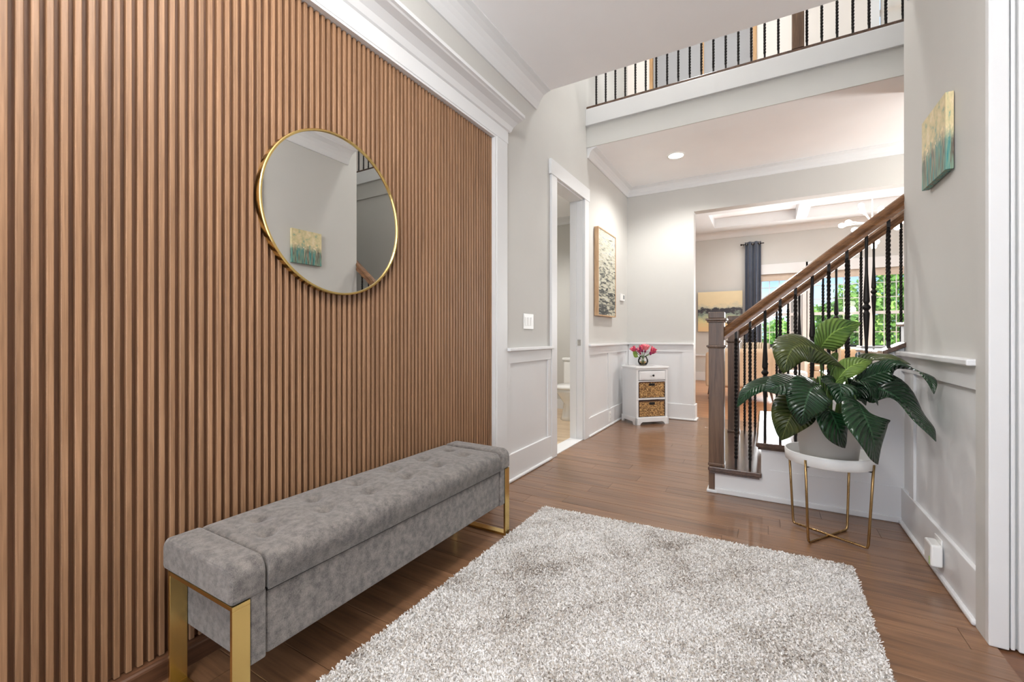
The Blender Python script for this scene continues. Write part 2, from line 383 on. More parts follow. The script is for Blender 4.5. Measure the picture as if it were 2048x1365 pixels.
# back wall with wide opening to living room
OX0, OZ = -.77, 2.60
w = MB().box(LX - .12, OX0, BY, BY + .15, 0, Z1).box(OX0, 3.4, BY, BY + .15, OZ, Z1).box(3.4, 5.2, BY, BY + .15, 0, Z1)
struct(w.build('wall_back', M['wall']), 'pale greige back wall with wide opening to living room', 'wall')
# right wall, short return beside the stairs
w = MB().box(RX, RX + .13, 2.11, 3.24, 0, Z2).box(RX + .13, 5.2, 3.11, 3.24, 0, Z2)
struct(w.build('wall_right', M['wall']), 'pale greige right wall ending at the staircase', 'wall')
struct(box(RX + .131, 2.2, 2.115, 2.24, 0, Z1).build('wall_jog', M['white']), 'white wall face stepping out right of the entry', 'wall')
struct(box(2.2, 2.32, -1.3, 2.24, 0, Z1).build('wall_entry_right', M['wall']), 'entry side wall behind the camera', 'wall')
# front wall behind the camera with a glazed entry added for light
w = MB().box(-1.72, -1.3, -1.42, -1.3, 0, Z1).box(.9, 2.32, -1.42, -1.3, 0, Z1).box(-1.3, .9, -1.42, -1.3, 2.7, Z1)
struct(w.build('wall_front', M['wall']), 'front wall around the glazed entry', 'wall')
fr = MB()
for xx in (-1.3, -.75, -.22, .33, .84): fr.box(xx, xx + .06, -1.40, -1.34, 0, 2.7)
for zz in (0, .3, .9, 1.5, 2.1, 2.64): fr.box(-1.3, .9, -1.39, -1.35, zz, zz + .06)
wf = struct(fr.build('window_1', M['white']), 'unseen glazed front entry added as a light source', 'window')
box(-1.3, .9, -1.375, -1.37, 0, 2.7).build('pane', M['glass'], wf)
# ceilings
struct(box(-1.72, 2.32, -1.42, 3.13, Z1, Z1 + .38).build('ceiling', M['ceil']), 'white flat ceiling over the entry', 'ceiling')
struct(box(-1.72, 5.2, 4.285, BY + 1.4, Z1, 3.36).build('ceiling_hall', M['ceil']), 'white ceiling of the back hall with recessed light', 'ceiling')
struct(box(-1.72, 5.3, 3.0, 7.3, Z2, Z2 + .1).build('ceiling_upper', M['ceil']), 'high ceiling of the stair void', 'ceiling')
struct(box(-1.72, RX + .2, 3.0, 3.12, Z1 + .38, Z2).build('wall_void_front', M['wall']), 'upper wall above the entry ceiling edge', 'wall')
# balcony edge: grey drywall band and white fascia board
struct(box(LX, 5.2, 4.27, 4.284, Z1, 3.215).build('trim_1', M['wall']), 'grey painted band under the balcony fascia', 'trim')
struct(box(LX, 5.2, 4.245, 4.284, 3.215, 3.385).build('trim_2', M['white'], bevel=.004), 'white fascia board along the balcony edge', 'trim')
# stair flank wall further right, hall end, upstairs walls
struct(box(1.0, 5.2, 4.285, 4.6, 0, Z1).build('wall_stair', M['wall']), 'greige wall on the far side of the stairs', 'wall')
struct(box(5.2, 5.32, 3.1, 11.4, 0, Z2).build('wall_hall_end', M['wall']))
UY = 5.82
w = MB().box(LX, -1.31, UY, UY + .12, 3.36, Z2).box(-1.31, -.09, UY, UY + .12, 5.5, Z2).box(-.09, .95, UY, UY + .12, 3.36, Z2).box(.95, 1.95, UY, UY + .12, 3.36, 3.42).box(.95, 1.95, UY, UY + .12, 5.5, Z2).box(1.95, 5.2, UY, UY + .12, 3.36, Z2)
struct(w.build('wall_upstairs', M['upwall']), 'off-white upstairs hall wall behind the balcony', 'wall')
dr = struct(box(-1.27, -.70, UY + .03, UY + .07, 3.37, 5.46).build('dim_doorway_1', M['dimroom']), 'grey panel painting the dim room in the upstairs doorway, left', 'door')  # grey panels paint the dim room seen through the upstairs doorway
dr2 = struct(box(-.66, -.13, UY + .03, UY + .07, 3.37, 5.46).build('dim_doorway_2', M['dimroom']), 'grey panel painting the dim room in the upstairs doorway, right', 'door')
t3 = MB().box(-1.31, -1.27, UY - .015, UY + .1, 3.36, 5.5).box(-.70, -.66, UY + .02, UY + .08, 3.36, 5.5).box(-.13, -.09, UY - .015, UY + .1, 3.36, 5.5)
struct(t3.build('trim_3', M['tantrim']), 'tan wood jambs around the dim upstairs doorway', 'trim')
wu = struct(MB().box(.95, 1.02, UY - .01, UY + .1, 3.42, 5.5).box(1.88, 1.95, UY - .01, UY + .1, 3.42, 5.5).box(.95, 1.95, UY + .02, UY + .06, 4.4, 4.45).build('window_2', M['white']), 'bright white framed upstairs window', 'window')
box(1.02, 1.88, UY + .04, UY + .045, 3.42, 5.5).build('pane', M['glass'], wu)
bl = box(1.03, 1.87, UY + .015, UY + .018, 3.43, 5.48).build('glare_blind', M['glare_blind'], wu)  # added blind; warm tint over blue skylight gives the window its bright white

# crown mouldings (profile: wall offset, drop)
def crown(d, h):       # polygon in (out-from-wall, z-below-ceiling)
    return [(0, 0), (d, 0), (d, -.006), (d * .78, -.014), (d * .56, -h * .22), (d * .38, -h * .42), (d * .25, -h * .64), (.018, -h * .92), (.012, -h), (0, -h)]
P = crown(.13, .125)
struct(MB().prism([(LX + a, Z1 + b) for a, b in P], 'y', -1.3, 3.125).build('trim_4', M['white']), 'white ceiling crown moulding along the left entry wall', 'crown moulding')
struct(MB().prism([(RX - a, Z1 + b) for a, b in P], 'y', 2.115, 3.125).build('trim_5', M['white']), 'white ceiling crown moulding along the right entry wall', 'crown moulding')
P = crown(.10, .10)
struct(MB().prism([(LX + a, Z1 + b) for a, b in P], 'y', 4.29, BY).build('trim_6', M['white']), 'white crown moulding on the left wall of the back hall', 'crown moulding')
struct(MB().prism([(BY - a, Z1 + b) for a, b in P], 'x', LX + .005, 5.2).build('trim_7', M['white']), 'white crown moulding above the living room opening', 'crown moulding')

# cased opening around the slats: header, cornice, right casing
CX = LX + .022
hd = struct(box(LX, CX, -1.3, 2.655, 2.415, 2.515).build('trim_8', M['white'], bevel=.003), 'white header board and cornice above the slatted wall', 'trim')
cor = [(CX, 2.50), (CX + .012, 2.505), (CX + .03, 2.53), (CX + .065, 2.553), (CX + .105, 2.562), (CX + .112, 2.568), (CX + .125, 2.572), (CX + .125, 2.592), (LX, 2.592), (LX, 2.50)]
MB().prism(cor, 'y', -1.3, 2.675).build('cornice', M['white'], hd)
cs = struct(MB().box(LX, CX, 2.505, 2.645, 0, 2.415).build('trim_9', M['white'], bevel=.003), 'white vertical casing at the end of the slatted wall', 'trim')
box(-1.63, CX - .004, 2.488, 2.506, 0, 2.418).build('jamb', M['white'], cs)
box(-1.63, CX - .004, -1.3, 2.488, 2.403, 2.418).build('head_jamb', M['white'], cs)

# bathroom door casing and jambs
dc = struct(MB().box(LX, LX + .022, DY0 - .105, DY0 + .005, 0, DZ).box(LX, LX + .022, DY1 - .005, DY1 + .105, 0, DZ).build('trim_10', M['white'], bevel=.003), 'white casing around the bathroom doorway', 'door casing')
box(LX, LX + .026, DY0 - .125, DY1 + .125, DZ, DZ + .13).build('head_casing', M['white'], dc, bevel=.003)
jb = MB().box(-1.74, LX, DY0 - .001, DY0 + .014, 0, DZ).box(-1.74, LX, DY1 - .014, DY1 + .001, 0, DZ).box(-1.74, LX, DY0, DY1, DZ - .014, DZ + .001)
jb.build('jamb', M['white'], dc)
box(-1.685, -1.665, DY1 - .026, DY1 - .014, 0, DZ - .014).build('door_stop', M['white'], dc)
sp = box(-1.655, -1.622, DY1 - .0165, DY1 - .0135, .955, 1.015).build('strike_plate', M['chrome'], dc)
# bathroom shell
w = MB().box(-3.5, -3.4, 2.9, 6.0, 0, 2.9).box(-3.4, -1.72, 2.9, 3.0, 0, 2.9).box(-3.4, -1.72, 5.80, 5.92, 0, 2.9)
struct(w.build('wall_bathroom', M['wall']), 'greige walls inside the bathroom', 'wall')
struct(box(-3.5, -1.72, 2.9, 6.0, 2.75, 2.85).build('ceiling_bathroom', M['ceil']))
struct(MB().prism([(5.80 - a, 2.75 + b) for a, b in crown(.09, .09)], 'x', -3.4, -1.73).build('trim_11', M['white']))
struct(box(-3.4, -1.73, 5.785, 5.80, 0, .14).build('baseboard_bathroom', M['white']))

# wainscots -------------------------------------------------------------------
def wains(name, wall, a0, a1, stiles, label, caps=True):
    """wall: ('x', plane, sign) boards stand out along sign; runs a0..a1 along the other axis"""
    ax, pl, sg = wall
    def bd(m, t0, t1, b0, b1, z0, z1):
        lo, hi = sorted((pl + sg * t0, pl + sg * t1))
        return m.box(lo, hi, b0, b1, z0, z1) if ax == 'x' else m.box(b0, b1, lo, hi, z0, z1)
    r = struct(bd(MB(), 0, .016, a0, a1, .855, .942).build(name, M['white']), label, 'wainscot')
    bd(MB(), 0, .045, a0, a1, .942, .966).build('chair_rail', M['white'], r, bevel=.005)
    for s0, s1 in stiles: bd(MB(), 0, .014, s0, s1, .2, .856).build('stile', M['white'], r)
    bd(MB(), 0, .003, a0, a1, .19, .90).build('panel', M['white'], r)
    bd(MB(), 0, .018, a0, a1, 0, .2).build('baseboard', M['white'], r, bevel=.004)
    bd(MB(), 0, .032, a0, a1, 0, .022).build('shoe_moulding', M['white'], r, bevel=.008)
    return r
wains('trim_12', ('x', LX, 1), 2.647, DY0 - .106, ((2.647, 2.70), (3.325, 3.384)), 'white wainscot under the light switch')
wains('trim_13', ('x', LX, 1), DY1 + .106, BY, ((DY1 + .106, 4.345), (4.95, 5.04), (5.72, BY)), 'white wainscot left of the corner cabinet')
wains('trim_14', ('y', BY, -1), LX + .02, OX0, ((LX + .02, -1.50), (-.90, OX0)), 'white wainscot on the back wall beside the opening')
wains('trim_15', ('x', RX, -1), 2.20, 3.235, ((2.995, 3.075), ), 'white wainscot on the right wall behind the plant')
struct(box(RX - .02, RX, 2.112, 2.20, 0, Z1 - .12).build('trim_16', M['wall']), 'painted wall end strip at the right', 'trim')
# opening end returns: base wraps
struct(MB().box(OX0 - .001, OX0 + .018, BY - .018, BY + .16, 0, .2).build('baseboard_opening', M['white'], bevel=.004))
struct(MB().box(OX0 - .001, OX0 + .034, BY - .034, BY + .17, 0, .022).build('baseboard_opening_shoe', M['white'], bevel=.006))
# right jog casing
jc = struct(MB().box(RX - .022, RX + .028, 2.088, 2.118, 0, Z1).build('trim_17', M['white'], bevel=.004), 'white full-height casing at the right edge', 'casing')
MB().box(RX + .033, RX + .044, 2.096, 2.118, 0, Z1).build('bead', M['white'], jc, bevel=.003)
MB().box(RX + .05, RX + .6, 2.09, 2.118, 0, Z1).build('casing_board', M['white'], jc, bevel=.004)

# ------------------------------------------------------------------ slatted wall panel
slat_x = -1.6245
sw = root('slat_panel', 'walnut slatted wood panel covering the left wall behind the bench', 'wall panel', (slat_x, 1.0, .065))
box(-1.6299, slat_x, -1.29, 2.488, .065, 2.404).build('backing', M['slatback'], sw)
pitch, sww, dep = .027, .0142, .0160
me = None; yk = 2.486 - sww; ks = 0
while yk > -.5:
    if me is None:
        prof = [(0, 0), (0, dep - .0015), (.0015, dep), (sww - .0015, dep), (sww, dep - .0015), (sww, 0)]
        m = MB().prism([(q, p) for p, q in prof], 'z', 0, 2.335)
        o = m.build('slat', M['slat'], sw, local=True); me = o.data; o.location = (0, yk - 1.0, .002)
    else:
        o = bpy.data.objects.new('slat', me); C.objects.link(o); o.parent = sw; o.location = (0, yk - 1.0, .002)
    yk -= pitch; ks += 1
tag(MB().prism(rounded(-1.63, -1.585, 0, .064, .012, 3, (0, 0, 1, 0)), 'y', -1.29, 2.487).build('wood_plinth', M['plinth']), 'dark brown wood plinth strip at the foot of the slats', 'baseboard')

# ------------------------------------------------------------------ mirror
mc = Vector((-1.611, 1.243, 1.573)); R = .345
mr = root('wall_mirror', 'round wall mirror with thin gold frame hung on the slats', 'mirror', (mc.x, mc.y, mc.z - R))
MB().lathe([(R, 0), (R, .028), (R - .003, .031), (R - .009, .031), (R - .010, .024), (R - .010, 0)], mc, 96, (1, 0, 0), cap=False).build('frame', M['gold'], mr, smooth=False)
MB().lathe([(0, .024), (R - .0095, .024)], mc, 96, (1, 0, 0), cap=False).build('glass', M['mirror'], mr)
MB().lathe([(R - .004, 0.001), (0, 0.001)], mc, 48, (1, 0, 0), cap=False).build('backing', M['black'], mr)

# ------------------------------------------------------------------ bench
bn = root('storage_bench', 'grey tufted storage bench with gold metal legs', 'bench', (-1.37, 1.30, 0))
X0, X1 = -1.565, -1.18
def arm(y0, y1, yi0, yi1):
    prof = rounded(X0, X1, .352, .452, .042, 6, (0, 0, 1, 1))
    a = MB().prism(prof, 'y', y0, y1).build('arm_pad', M['bench'], bn, bevel=.012, seg=3)
    MB().prism(rounded(X0 + .01, X1 - .004, .168, .36, .006, 2), 'y', yi0, yi1).build('arm_side', M['bench'], bn, bevel=.008, seg=3)
arm(.598, .692, .650, .692); arm(1.914, 2.003, 1.914, 1.955)
MB().box(X0 + .012, X1 - .008, .694, 1.912, .172, .350).build('storage_box', M['bench'], bn, bevel=.01, seg=3)
# tufted lid
nx, ny = 44, 150; ya, yb, xa, xb = .697, 1.909, X0, X1 - .001; r = .030; zt = .446; zb = .353
btn = [(x, y) for x in (-1.445, -1.325) for y in np.linspace(.80, 1.80, 6)]
btn = [(x, y + (.02 if x < -1.4 else -.02) ) for x, y in btn]
def lidz(x, y):
    d = min(x - xa, xb - x, y - ya, yb - y); dx = min(x - xa, xb - x); dy = min(y - ya, yb - y)
    z = zt
    if dx < r: z -= r * (1 - math.sqrt(max(0, 1 - ((r - dx) / r) ** 2)))
    if dy < .012: z -= .012 * (1 - math.sqrt(max(0, 1 - ((.012 - dy) / .012) ** 2)))
    z += .010 * min(1, dx / .12) * min(1, dy / .1)
    for bx_, by_ in btn:
        q = math.hypot(x - bx_, y - by_)
        if q < .16: z -= .020 * math.exp(-(q / .022) ** 2) + .009 * math.exp(-(q / .06) ** 2)
    return z
xs = np.concatenate([xa + r * (1 - np.cos(np.linspace(0, PI / 2, 7)))[:-1], np.linspace(xa + r, xb - r, nx), (xb - r * (1 - np.cos(np.linspace(0, PI / 2, 7))))[::-1][1:]])
ys = np.concatenate([[ya, ya + .002, ya + .005], np.linspace(ya + .012, yb - .012, ny), [yb - .005, yb - .002, yb]])
NX, NY = len(xs), len(ys)
m = MB(); vv = [(x, y_, lidz(x, y_)) for y_ in ys for x in xs]
ff = [(j * NX + i, j * NX + i + 1, (j + 1) * NX + i + 1, (j + 1) * NX + i) for j in range(NY - 1) for i in range(NX - 1)]
rim = [i for i in range(NX)] + [j * NX + NX - 1 for j in range(1, NY)] + [(NY - 1) * NX + i for i in range(NX - 2, -1, -1)] + [j * NX for j in range(NY - 2, 0, -1)]
base = len(vv)
for i in rim: x, y_, _ = vv[i]; vv.append((x, y_, zb))
nr = len(rim)
ff += [(rim[k], rim[(k + 1) % nr], base + (k + 1) % nr, base + k) for k in range(nr)] + [tuple(base + k for k in range(nr))]
m.add(vv, ff); lid = m.build('seat_cushion', M['bench'], bn, smooth=True)
for bx_, by_ in btn:
    MB().lathe([(0.0095, -.004), (.0085, .001), (.005, .003), (0, .0035)], (bx_, by_, lidz(bx_, by_) + .001), 10).build('button', M['bench'], lid, smooth=True)
MB().box(X0 + .02, X1 - .006, .6955, 1.9105, .348, .356).build('lid_gap', M['black'], bn)
def leg_frame(y0, y1):
    xo, xi, t = X1 - .002, X0 + .03, .011
    g = MB().box(xi, xo, y0, y1, .340, .352).box(xi, xo, y0, y1, 0, .012).box(xo - t, xo, y0, y1, .012, .340).box(xi, xi + t, y0, y1, .012, .340)
    g.build('leg_frame', M['gold'], bn, bevel=.0012)
leg_frame(.602, .648); leg_frame(1.957, 1.998)

# ------------------------------------------------------------------ rug
rc = [Vector((-1.168, -.05)), Vector((.325, -.05)), Vector((.341, 2.478)), Vector((-1.168, 2.398))]
rg = root('shag_rug', 'light grey-beige shag rug in front of the bench', 'rug', (-.4, 1.2, 0))
m = MB(); inset = [(-1.160, -.045), (.317, -.045), (.333, 2.470), (-1.160, 2.391)]
m.prism(inset, 'z', .001, .009).build('backing', M['rugback'], rg)
N = 240000
s_ = rng.random(N); t_ = 1 - (rng.random(N) ** .8) ; t_ = .16 + .84 * rng.random(N)
q = np.array([[c.x, c.y] for c in rc])
P0 = (1 - s_)[:, None] * ((1 - t_)[:, None] * q[0] + t_[:, None] * q[3]) + s_[:, None] * ((1 - t_)[:, None] * q[1] + t_[:, None] * q[2])
ang = rng.random(N) * 2 * PI; h = .003 + .006 * rng.random(N); lean = .008 * rng.random(N) + .002; wd = .0018 + .0012 * rng.random(N)
la = rng.random(N) * 2 * PI
base = np.c_[P0, np.full(N, .007)]
side = np.c_[np.cos(ang), np.sin(ang), np.zeros(N)] * wd[:, None]
ln = np.c_[np.cos(la), np.sin(la), np.zeros(N)] * lean[:, None]
top = base + ln + np.c_[np.zeros(N), np.zeros(N), h]
V = np.empty((N, 4, 3)); V[:, 0] = base - side; V[:, 1] = base + side; V[:, 2] = top + side * .9; V[:, 3] = top - side * .9
V -= np.array(rg.location)
def sm(p, f, ph): return np.sin(p[:, 0] * f + ph) * np.cos(p[:, 1] * f * .9 + ph * 1.7)
tone = .53 + .11 * sm(P0, 6, .4) + .12 * sm(P0 + .13 * sm(P0, 5, 2)[:, None], 13, 1.1) + .10 * sm(P0 + .1 * sm(P0, 9, 1)[:, None], 31, 2.2) + rng.normal(0, .2, N)
tone = np.clip(tone, 0, 1)
me2 = bpy.data.meshes.new('pile'); me2.vertices.add(N * 4); me2.loops.add(N * 4); me2.polygons.add(N)
me2.vertices.foreach_set('co', V.ravel()); me2.loops.foreach_set('vertex_index', np.arange(N * 4, dtype=np.int32))
me2.polygons.foreach_set('loop_start', np.arange(0, N * 4, 4, dtype=np.int32)); me2.update(calc_edges=True)
at_ = me2.attributes.new('tone', 'FLOAT', 'FACE'); at_.data.foreach_set('value', tone.astype(np.float32))
me2.materials.append(M['pile']); o = bpy.data.objects.new('pile', me2); C.objects.link(o); o.parent = rg; o['kind'] = 'stuff'

# ------------------------------------------------------------------ staircase
SY0, SY1 = 3.215, 4.52                         # near stringer face, far side
RISE = [.178, .372, .567, .762, .957, 1.152, 1.347, 1.542]
NOSE = [-.335, -.055, .170, .395, .620, .845, 1.07, 1.295]
st = root('staircase', 'staircase with dark wood treads and white risers behind the plant', 'staircase', (.17, 3.86, 0))
poly = [(-.295, 0)]
for k in range(5):
    x = max(NOSE[k] + .03, -.295); poly += [(x, RISE[k] - .03 if k else .148), (NOSE[k + 1] + .03 if k < 4 else .84, RISE[k] - .03 if k else .148)]
pl2 = []
for p in poly:
    if not pl2 or p != pl2[-1]: pl2.append(p)
pl2 = [(x, z) for x, z in pl2 if x <= RX - .001] + [(RX - .001, .73), (RX - .001, 0)]
MB().prism(pl2, 'y', SY0, SY0 + .04).build('stringer', M['white'], st)
MB().prism([(x, z) for x, z in pl2], 'y', SY1 - .04, SY1).build('stringer', M['white'], st)
for k in range(8):
    x0 = NOSE[k]; x1 = (NOSE[k + 1] + .032) if k < 7 else 1.6; z = RISE[k]
    ya, yb = (SY0 - .035, SY1 + .03) if k < 4 else (SY0 + .105, 4.395 if k == 4 else 4.28)
    if k >= 3: x1 = min(x1, NOSE[k] + .23)
    MB().prism(rounded(x0, x1, z - .03, z, .012, 3, (1, 0, 0, 1)), 'y', ya, yb).build('tread', M['tread'], st, bevel=.004)
    MB().box(x0 + .03, x0 + .045, SY0 + .04 if k < 4 else SY0 + .105, SY1 - .04 if k < 4 else (4.395 if k == 4 else 4.28), (RISE[k - 1] if k else 0), z - .03).build('riser', M['white'], st)
    if k < 4:
        MB().box(x0 + .012, x1 - .012, SY0 - .02, SY0, z - .045, z - .030).build('cove_moulding', M['tread'], st)
box(-.295, RX - .002, SY0 - .014, SY0, 0, .035).build('shoe_moulding', M['white'], st, bevel=.005)
box(.02, RX - .002, SY0 - .005, SY0, .035, .20).build('skirt_board', M['white'], st)
# closed knee walls with sloped wooden cap
kw = root('knee_wall', 'low white stair wall with sloped dark wood cap beside the right wall', 'knee wall', (.64, 3.27, .76))
MB().prism([(.60, .763), (RX - .002, .763), (RX - .002, 1.00), (.60, .945)], 'y', SY0 + .005, SY0 + .10).build('wall_core', M['white'], kw)
MB().box(.585, .600, SY0 - .008, SY0 + .105, .763, .945).build('end_board', M['tread'], kw)
cap = [(.575, .940), (.706, 1.005), (.706, 1.032), (.575, .967)]
MB().prism(cap, 'y', SY0 - .022, 3.239).build('cap', M['tread'], kw, bevel=.004)
MB().prism([(.575, .940), (RX - .002, .99), (RX - .002, 1.017), (.575, .967)], 'y', 3.2395, SY0 + .125).build('cap_inner', M['tread'], kw, bevel=.003)
kf = root('half_wall', 'white half wall with moulded ledge on the far side of the stairs', 'half wall', (1.0, 4.48, 0))
MB().box(.68, 0.998, 4.40, 4.58, .765, .93).box(.68, 0.998, 4.525, 4.58, 0, .765).build('wall_core', M['white'], kf)
MB().box(.655, 0.998, 4.375, 4.605, .945, .972).build('ledge', M['white'], kf, bevel=.006)
MB().box(.667, 0.998, 4.388, 4.592, .93, .945).build('ledge_moulding', M['white'], kf, bevel=.004)

# balusters
TW = .0148
def twist_mesh(h):
    m = MB(); n = max(20, int(h / .0056)); vs_ = []; fs = []
    for i in range(n + 1):
        z = h * i / n; a = PI / 4 + (0 if z < .05 or z > h - .05 else (z - .05) / .026 * PI / 2)
        if z > h - .05: a = PI / 4
        for k in range(4):
            w_ = a + k * PI / 2; vs_.append((TW * .72 * math.cos(w_), TW * .72 * math.sin(w_), z))
    fs = [(i * 4 + k, i * 4 + (k + 1) % 4, (i + 1) * 4 + (k + 1) % 4, (i + 1) * 4 + k) for i in range(n) for k in range(4)] + [(3, 2, 1, 0), tuple(range(n * 4, n * 4 + 4))]
    return m.add(vs_, fs)
def knuckle_mesh(h):
    c = h * .52
    pr = [(.0085, 0), (.0085, .09), (.0075, c - .26), (.0085, c - .20), (.0155, c - .055), (.0165, c - .035), (.011, c - .022), (.011, c - .018), (.021, c - .003), (.021, c + .003), (.011, c + .018), (.011, c + .022), (.0165, c + .035), (.0155, c + .055), (.0085, c + .20), (.0075, c + .26), (.0085, h - .05), (.0085, h)]
    return MB().lathe(pr, (0, 0, 0), 12)
def put_baluster(m, x, y_, z, par):
    for v in m.v: v += Vector((x, y_, z))
    return m.build('baluster', M['iron'], par)
def newel(x, y_, z1, par, wd=.047, z0=.0, ext=True):
    zf = RISE[0]
    nl = MB().box(x - wd, x + wd, y_ - wd, y_ + wd, zf, z1 - .05)
    if ext: nl.box(x - wd, x - wd + .045, y_ - wd + .002, y_ + wd, 0.0, zf - .03)
    n_ = nl.build('newel_post', M['stairwood'], par, bevel=.003)
    cz = z1 - .07
    def ringbox(o, za, zb_): return MB().box(x - wd - o, x + wd + o, y_ - wd - o, y_ + wd + o, za, zb_)
    c = ringbox(.018, cz + .012, cz + .028).box(x - wd - .01, x + wd + .01, y_ - wd - .01, y_ + wd + .01, cz, cz + .012)
    c.build('cap', M['stairwood'], n_, bevel=.004)
    ringbox(.002, cz + .028, z1).build('cap_block', M['stairwood'], n_, bevel=.004)
    cl = z1 - .245
    ringbox(.013, cl + .008, cl + .022).box(x - wd - .007, x + wd + .007, y_ - wd - .007, y_ + wd + .007, cl, cl + .008).build('collar', M['stairwood'], n_, bevel=.004)
    ringbox(.004, zf, zf + .018).build('base_block', M['stairwood'], n_, bevel=.003)
    return n_
def railing(name, label, y_, xn, z0, x1, z1, bal, znew, base_of, rail_end):
    rt = root(name, label, 'stair railing', (xn, y_, RISE[0]))
    newel(xn, y_, znew, rt)
    sl = (z1 - z0) / (x1 - (xn + .047))
    za = lambda x: z0 + sl * (x - (xn + .047))
    ct = math.cos(math.atan(sl))
    # profile (y, offset) swept along slope
    pr = [(-.030, -.034), (.030, -.034), (.030, -.016), (.022, -.008), (.030, .004), (.033, .016), (.026, .028), (.012, .035), (-.012, .035), (-.026, .028), (-.033, .016), (-.030, .004), (-.022, -.008), (-.030, -.016)]
    m = MB(); n = len(pr); vs_ = []
    for x in (xn + .047, rail_end):
        for a, b in pr: vs_.append((x, y_ + a, za(x) + b / ct))
    m.add(vs_, [(i, (i + 1) % n, n + (i + 1) % n, n + i) for i in range(n)] + [tuple(range(n)), tuple(range(n, 2 * n))[::-1]])
    m.build('handrail', M['rail'], rt)
    for i, (x, kd) in enumerate(bal):
        b = base_of(x); h = za(x) - .034 / ct - b + .006
        put_baluster(knuckle_mesh(h) if kd == 'k' else twist_mesh(h), x, y_, b, rt)
    return rt
def near_base(x):
    if x > .585: return .955 + (x - .585) * .5
    k = max(i for i in range(4) if x >= NOSE[i]); return RISE[k]
def far_base(x):
    if x > .66: return .971
    k = max(i for i in range(4) if x >= NOSE[i]); return RISE[k]
nb = list(zip((-.171, -.089, -.004, .080, .162, .249, .332, .420, .512, .612), 'ttkttkttkt'))
r1 = railing('stair_railing', 'near stair railing with oak handrail and twisted black iron balusters', 3.262, -.287, 1.067, .677, 1.815, nb, 1.213, near_base, 1.6)
fbx = (-.165, -.082, 0, .084, .168, .250, .333, .416, .506, .588, .668, .748, .831, .914)
fb = list(zip(fbx, 'ttkttkttkttktt'))
r2 = railing('stair_railing', 'far stair railing seen behind the nearer one', 4.47, -.252, 1.075, .92, 1.985, fb, 1.235, far_base, .995)
MB().box(-.345, -.28, SY0 - .02, 3.315, 0, .018).build('newel_shoe', M['white'], r1, bevel=.005)

# balcony railing upstairs
br = root('balcony_railing', 'upstairs balcony railing with black balusters above the hall', 'balcony railing', (0, 4.30, 3.385))
MB().box(LX + .002, 5.1, 4.262, 4.338, 3.386, 3.416).build('bottom_rail', M['tread'], br, bevel=.004)
MB().box(LX + .002, 5.1, 4.268, 4.332, 4.30, 4.365).build('handrail', M['rail'], br, bevel=.012, seg=3)
bme = None
for i in range(44):
    x = -1.504 + i * .0998
    if .18 < x < .29: continue
    if bme is None:
        o = twist_mesh(.89).build('baluster', M['iron'], br, local=True); bme = o.data
    else:
        o = bpy.data.objects.new('baluster', bme); C.objects.link(o); o.parent = br
    o.location = (x, 0, .03)
MB().box(.188, .272, 4.258, 4.342, 3.416, 4.5).build('newel_post', M['stairwood'], br, bevel=.003)

# ------------------------------------------------------------------ plant stand, pot, plant
pc = Vector((.283, 2.80, 0))
ps = root('plant_stand', 'white tray plant stand on brass wire legs', 'plant stand', pc)
tr = .190
MB().lathe([(0, .400), (tr - .012, .400), (tr - .006, .404), (tr - .003, .449), (tr + .001, .452), (tr + .005, .449), (tr + .002, .397), (tr - .008, .392), (0, .392)], pc, 64).build('tray', M['plastic'], ps, smooth=True)
ang0 = math.radians(32)
for k in range(2):
    a = math.radians(124 if k == 0 else 28) + PI * 0
    d = Vector((math.cos(a), math.sin(a), 0))
    if k == 0: d = Vector((.18, .263, 0)).normalized()
    else: d = Vector((.266, -.15, 0)).normalized()
    pts = []
    for sgn in (-1, 1):
        b = pc + d * sgn * .172; t = pc + d * sgn * .195
        arc = [t + UP * .425, b + (t - b) * .55 + UP * .24, b + (t - b) * .05 + UP * .03, b + UP * .012 - d * sgn * .004, b - d * sgn * .012 + UP * (.006 + .006 * k)]
        pts += arc if sgn < 0 else arc[::-1]
    for p in pts: p.z += 0
    MB().tube(pts, .0060, 10).build('leg_wire', M['brass'], ps, smooth=True)
for k in range(4):
    d = (Vector((.18, .263, 0)).normalized(), Vector((.266, -.15, 0)).normalized())[k % 2] * (1 if k < 2 else -1)
    MB().tube([pc + d * .19 + UP * .388, pc + d * .155 + UP * .388], .003, 6).build('bracket', M['black'], ps)
pot = tag(MB().lathe([(0, .402), (.118, .402), (.123, .406), (.148, .640), (.150, .646), (.142, .648), (.138, .640), (.134, .610), (0, .610)], pc, 64).build('plant_pot', M['stone'], smooth=True, org=(pc.x, pc.y, .402)), 'pale grey tapered plant pot on the white stand', 'plant pot')
MB().lathe([(.1335, .6101), (.08, .618), (0, .622)], pc, 32).build('soil', M['soil'], pot, smooth=True)
plant = root('potted_plant', 'broad glossy-leaved green houseplant in the grey pot', 'plant', (pc.x, pc.y, .615))
def bez(pts, n):
    pts = [Vector(p) for p in pts]; out = []
    P_ = [pts[0] * 2 - pts[1]] + pts + [pts[-1] * 2 - pts[-2]]
    segs = len(pts) - 1
    for i in range(n + 1):
        t = i / n * segs; k = min(int(t), segs - 1); t -= k
        a, b, c, d = P_[k:k + 4]
        out.append(.5 * ((2 * b) + (c - a) * t + (2 * a - 5 * b + 4 * c - d) * t * t + (3 * b - a - 3 * c + d) * t ** 3))
    return out
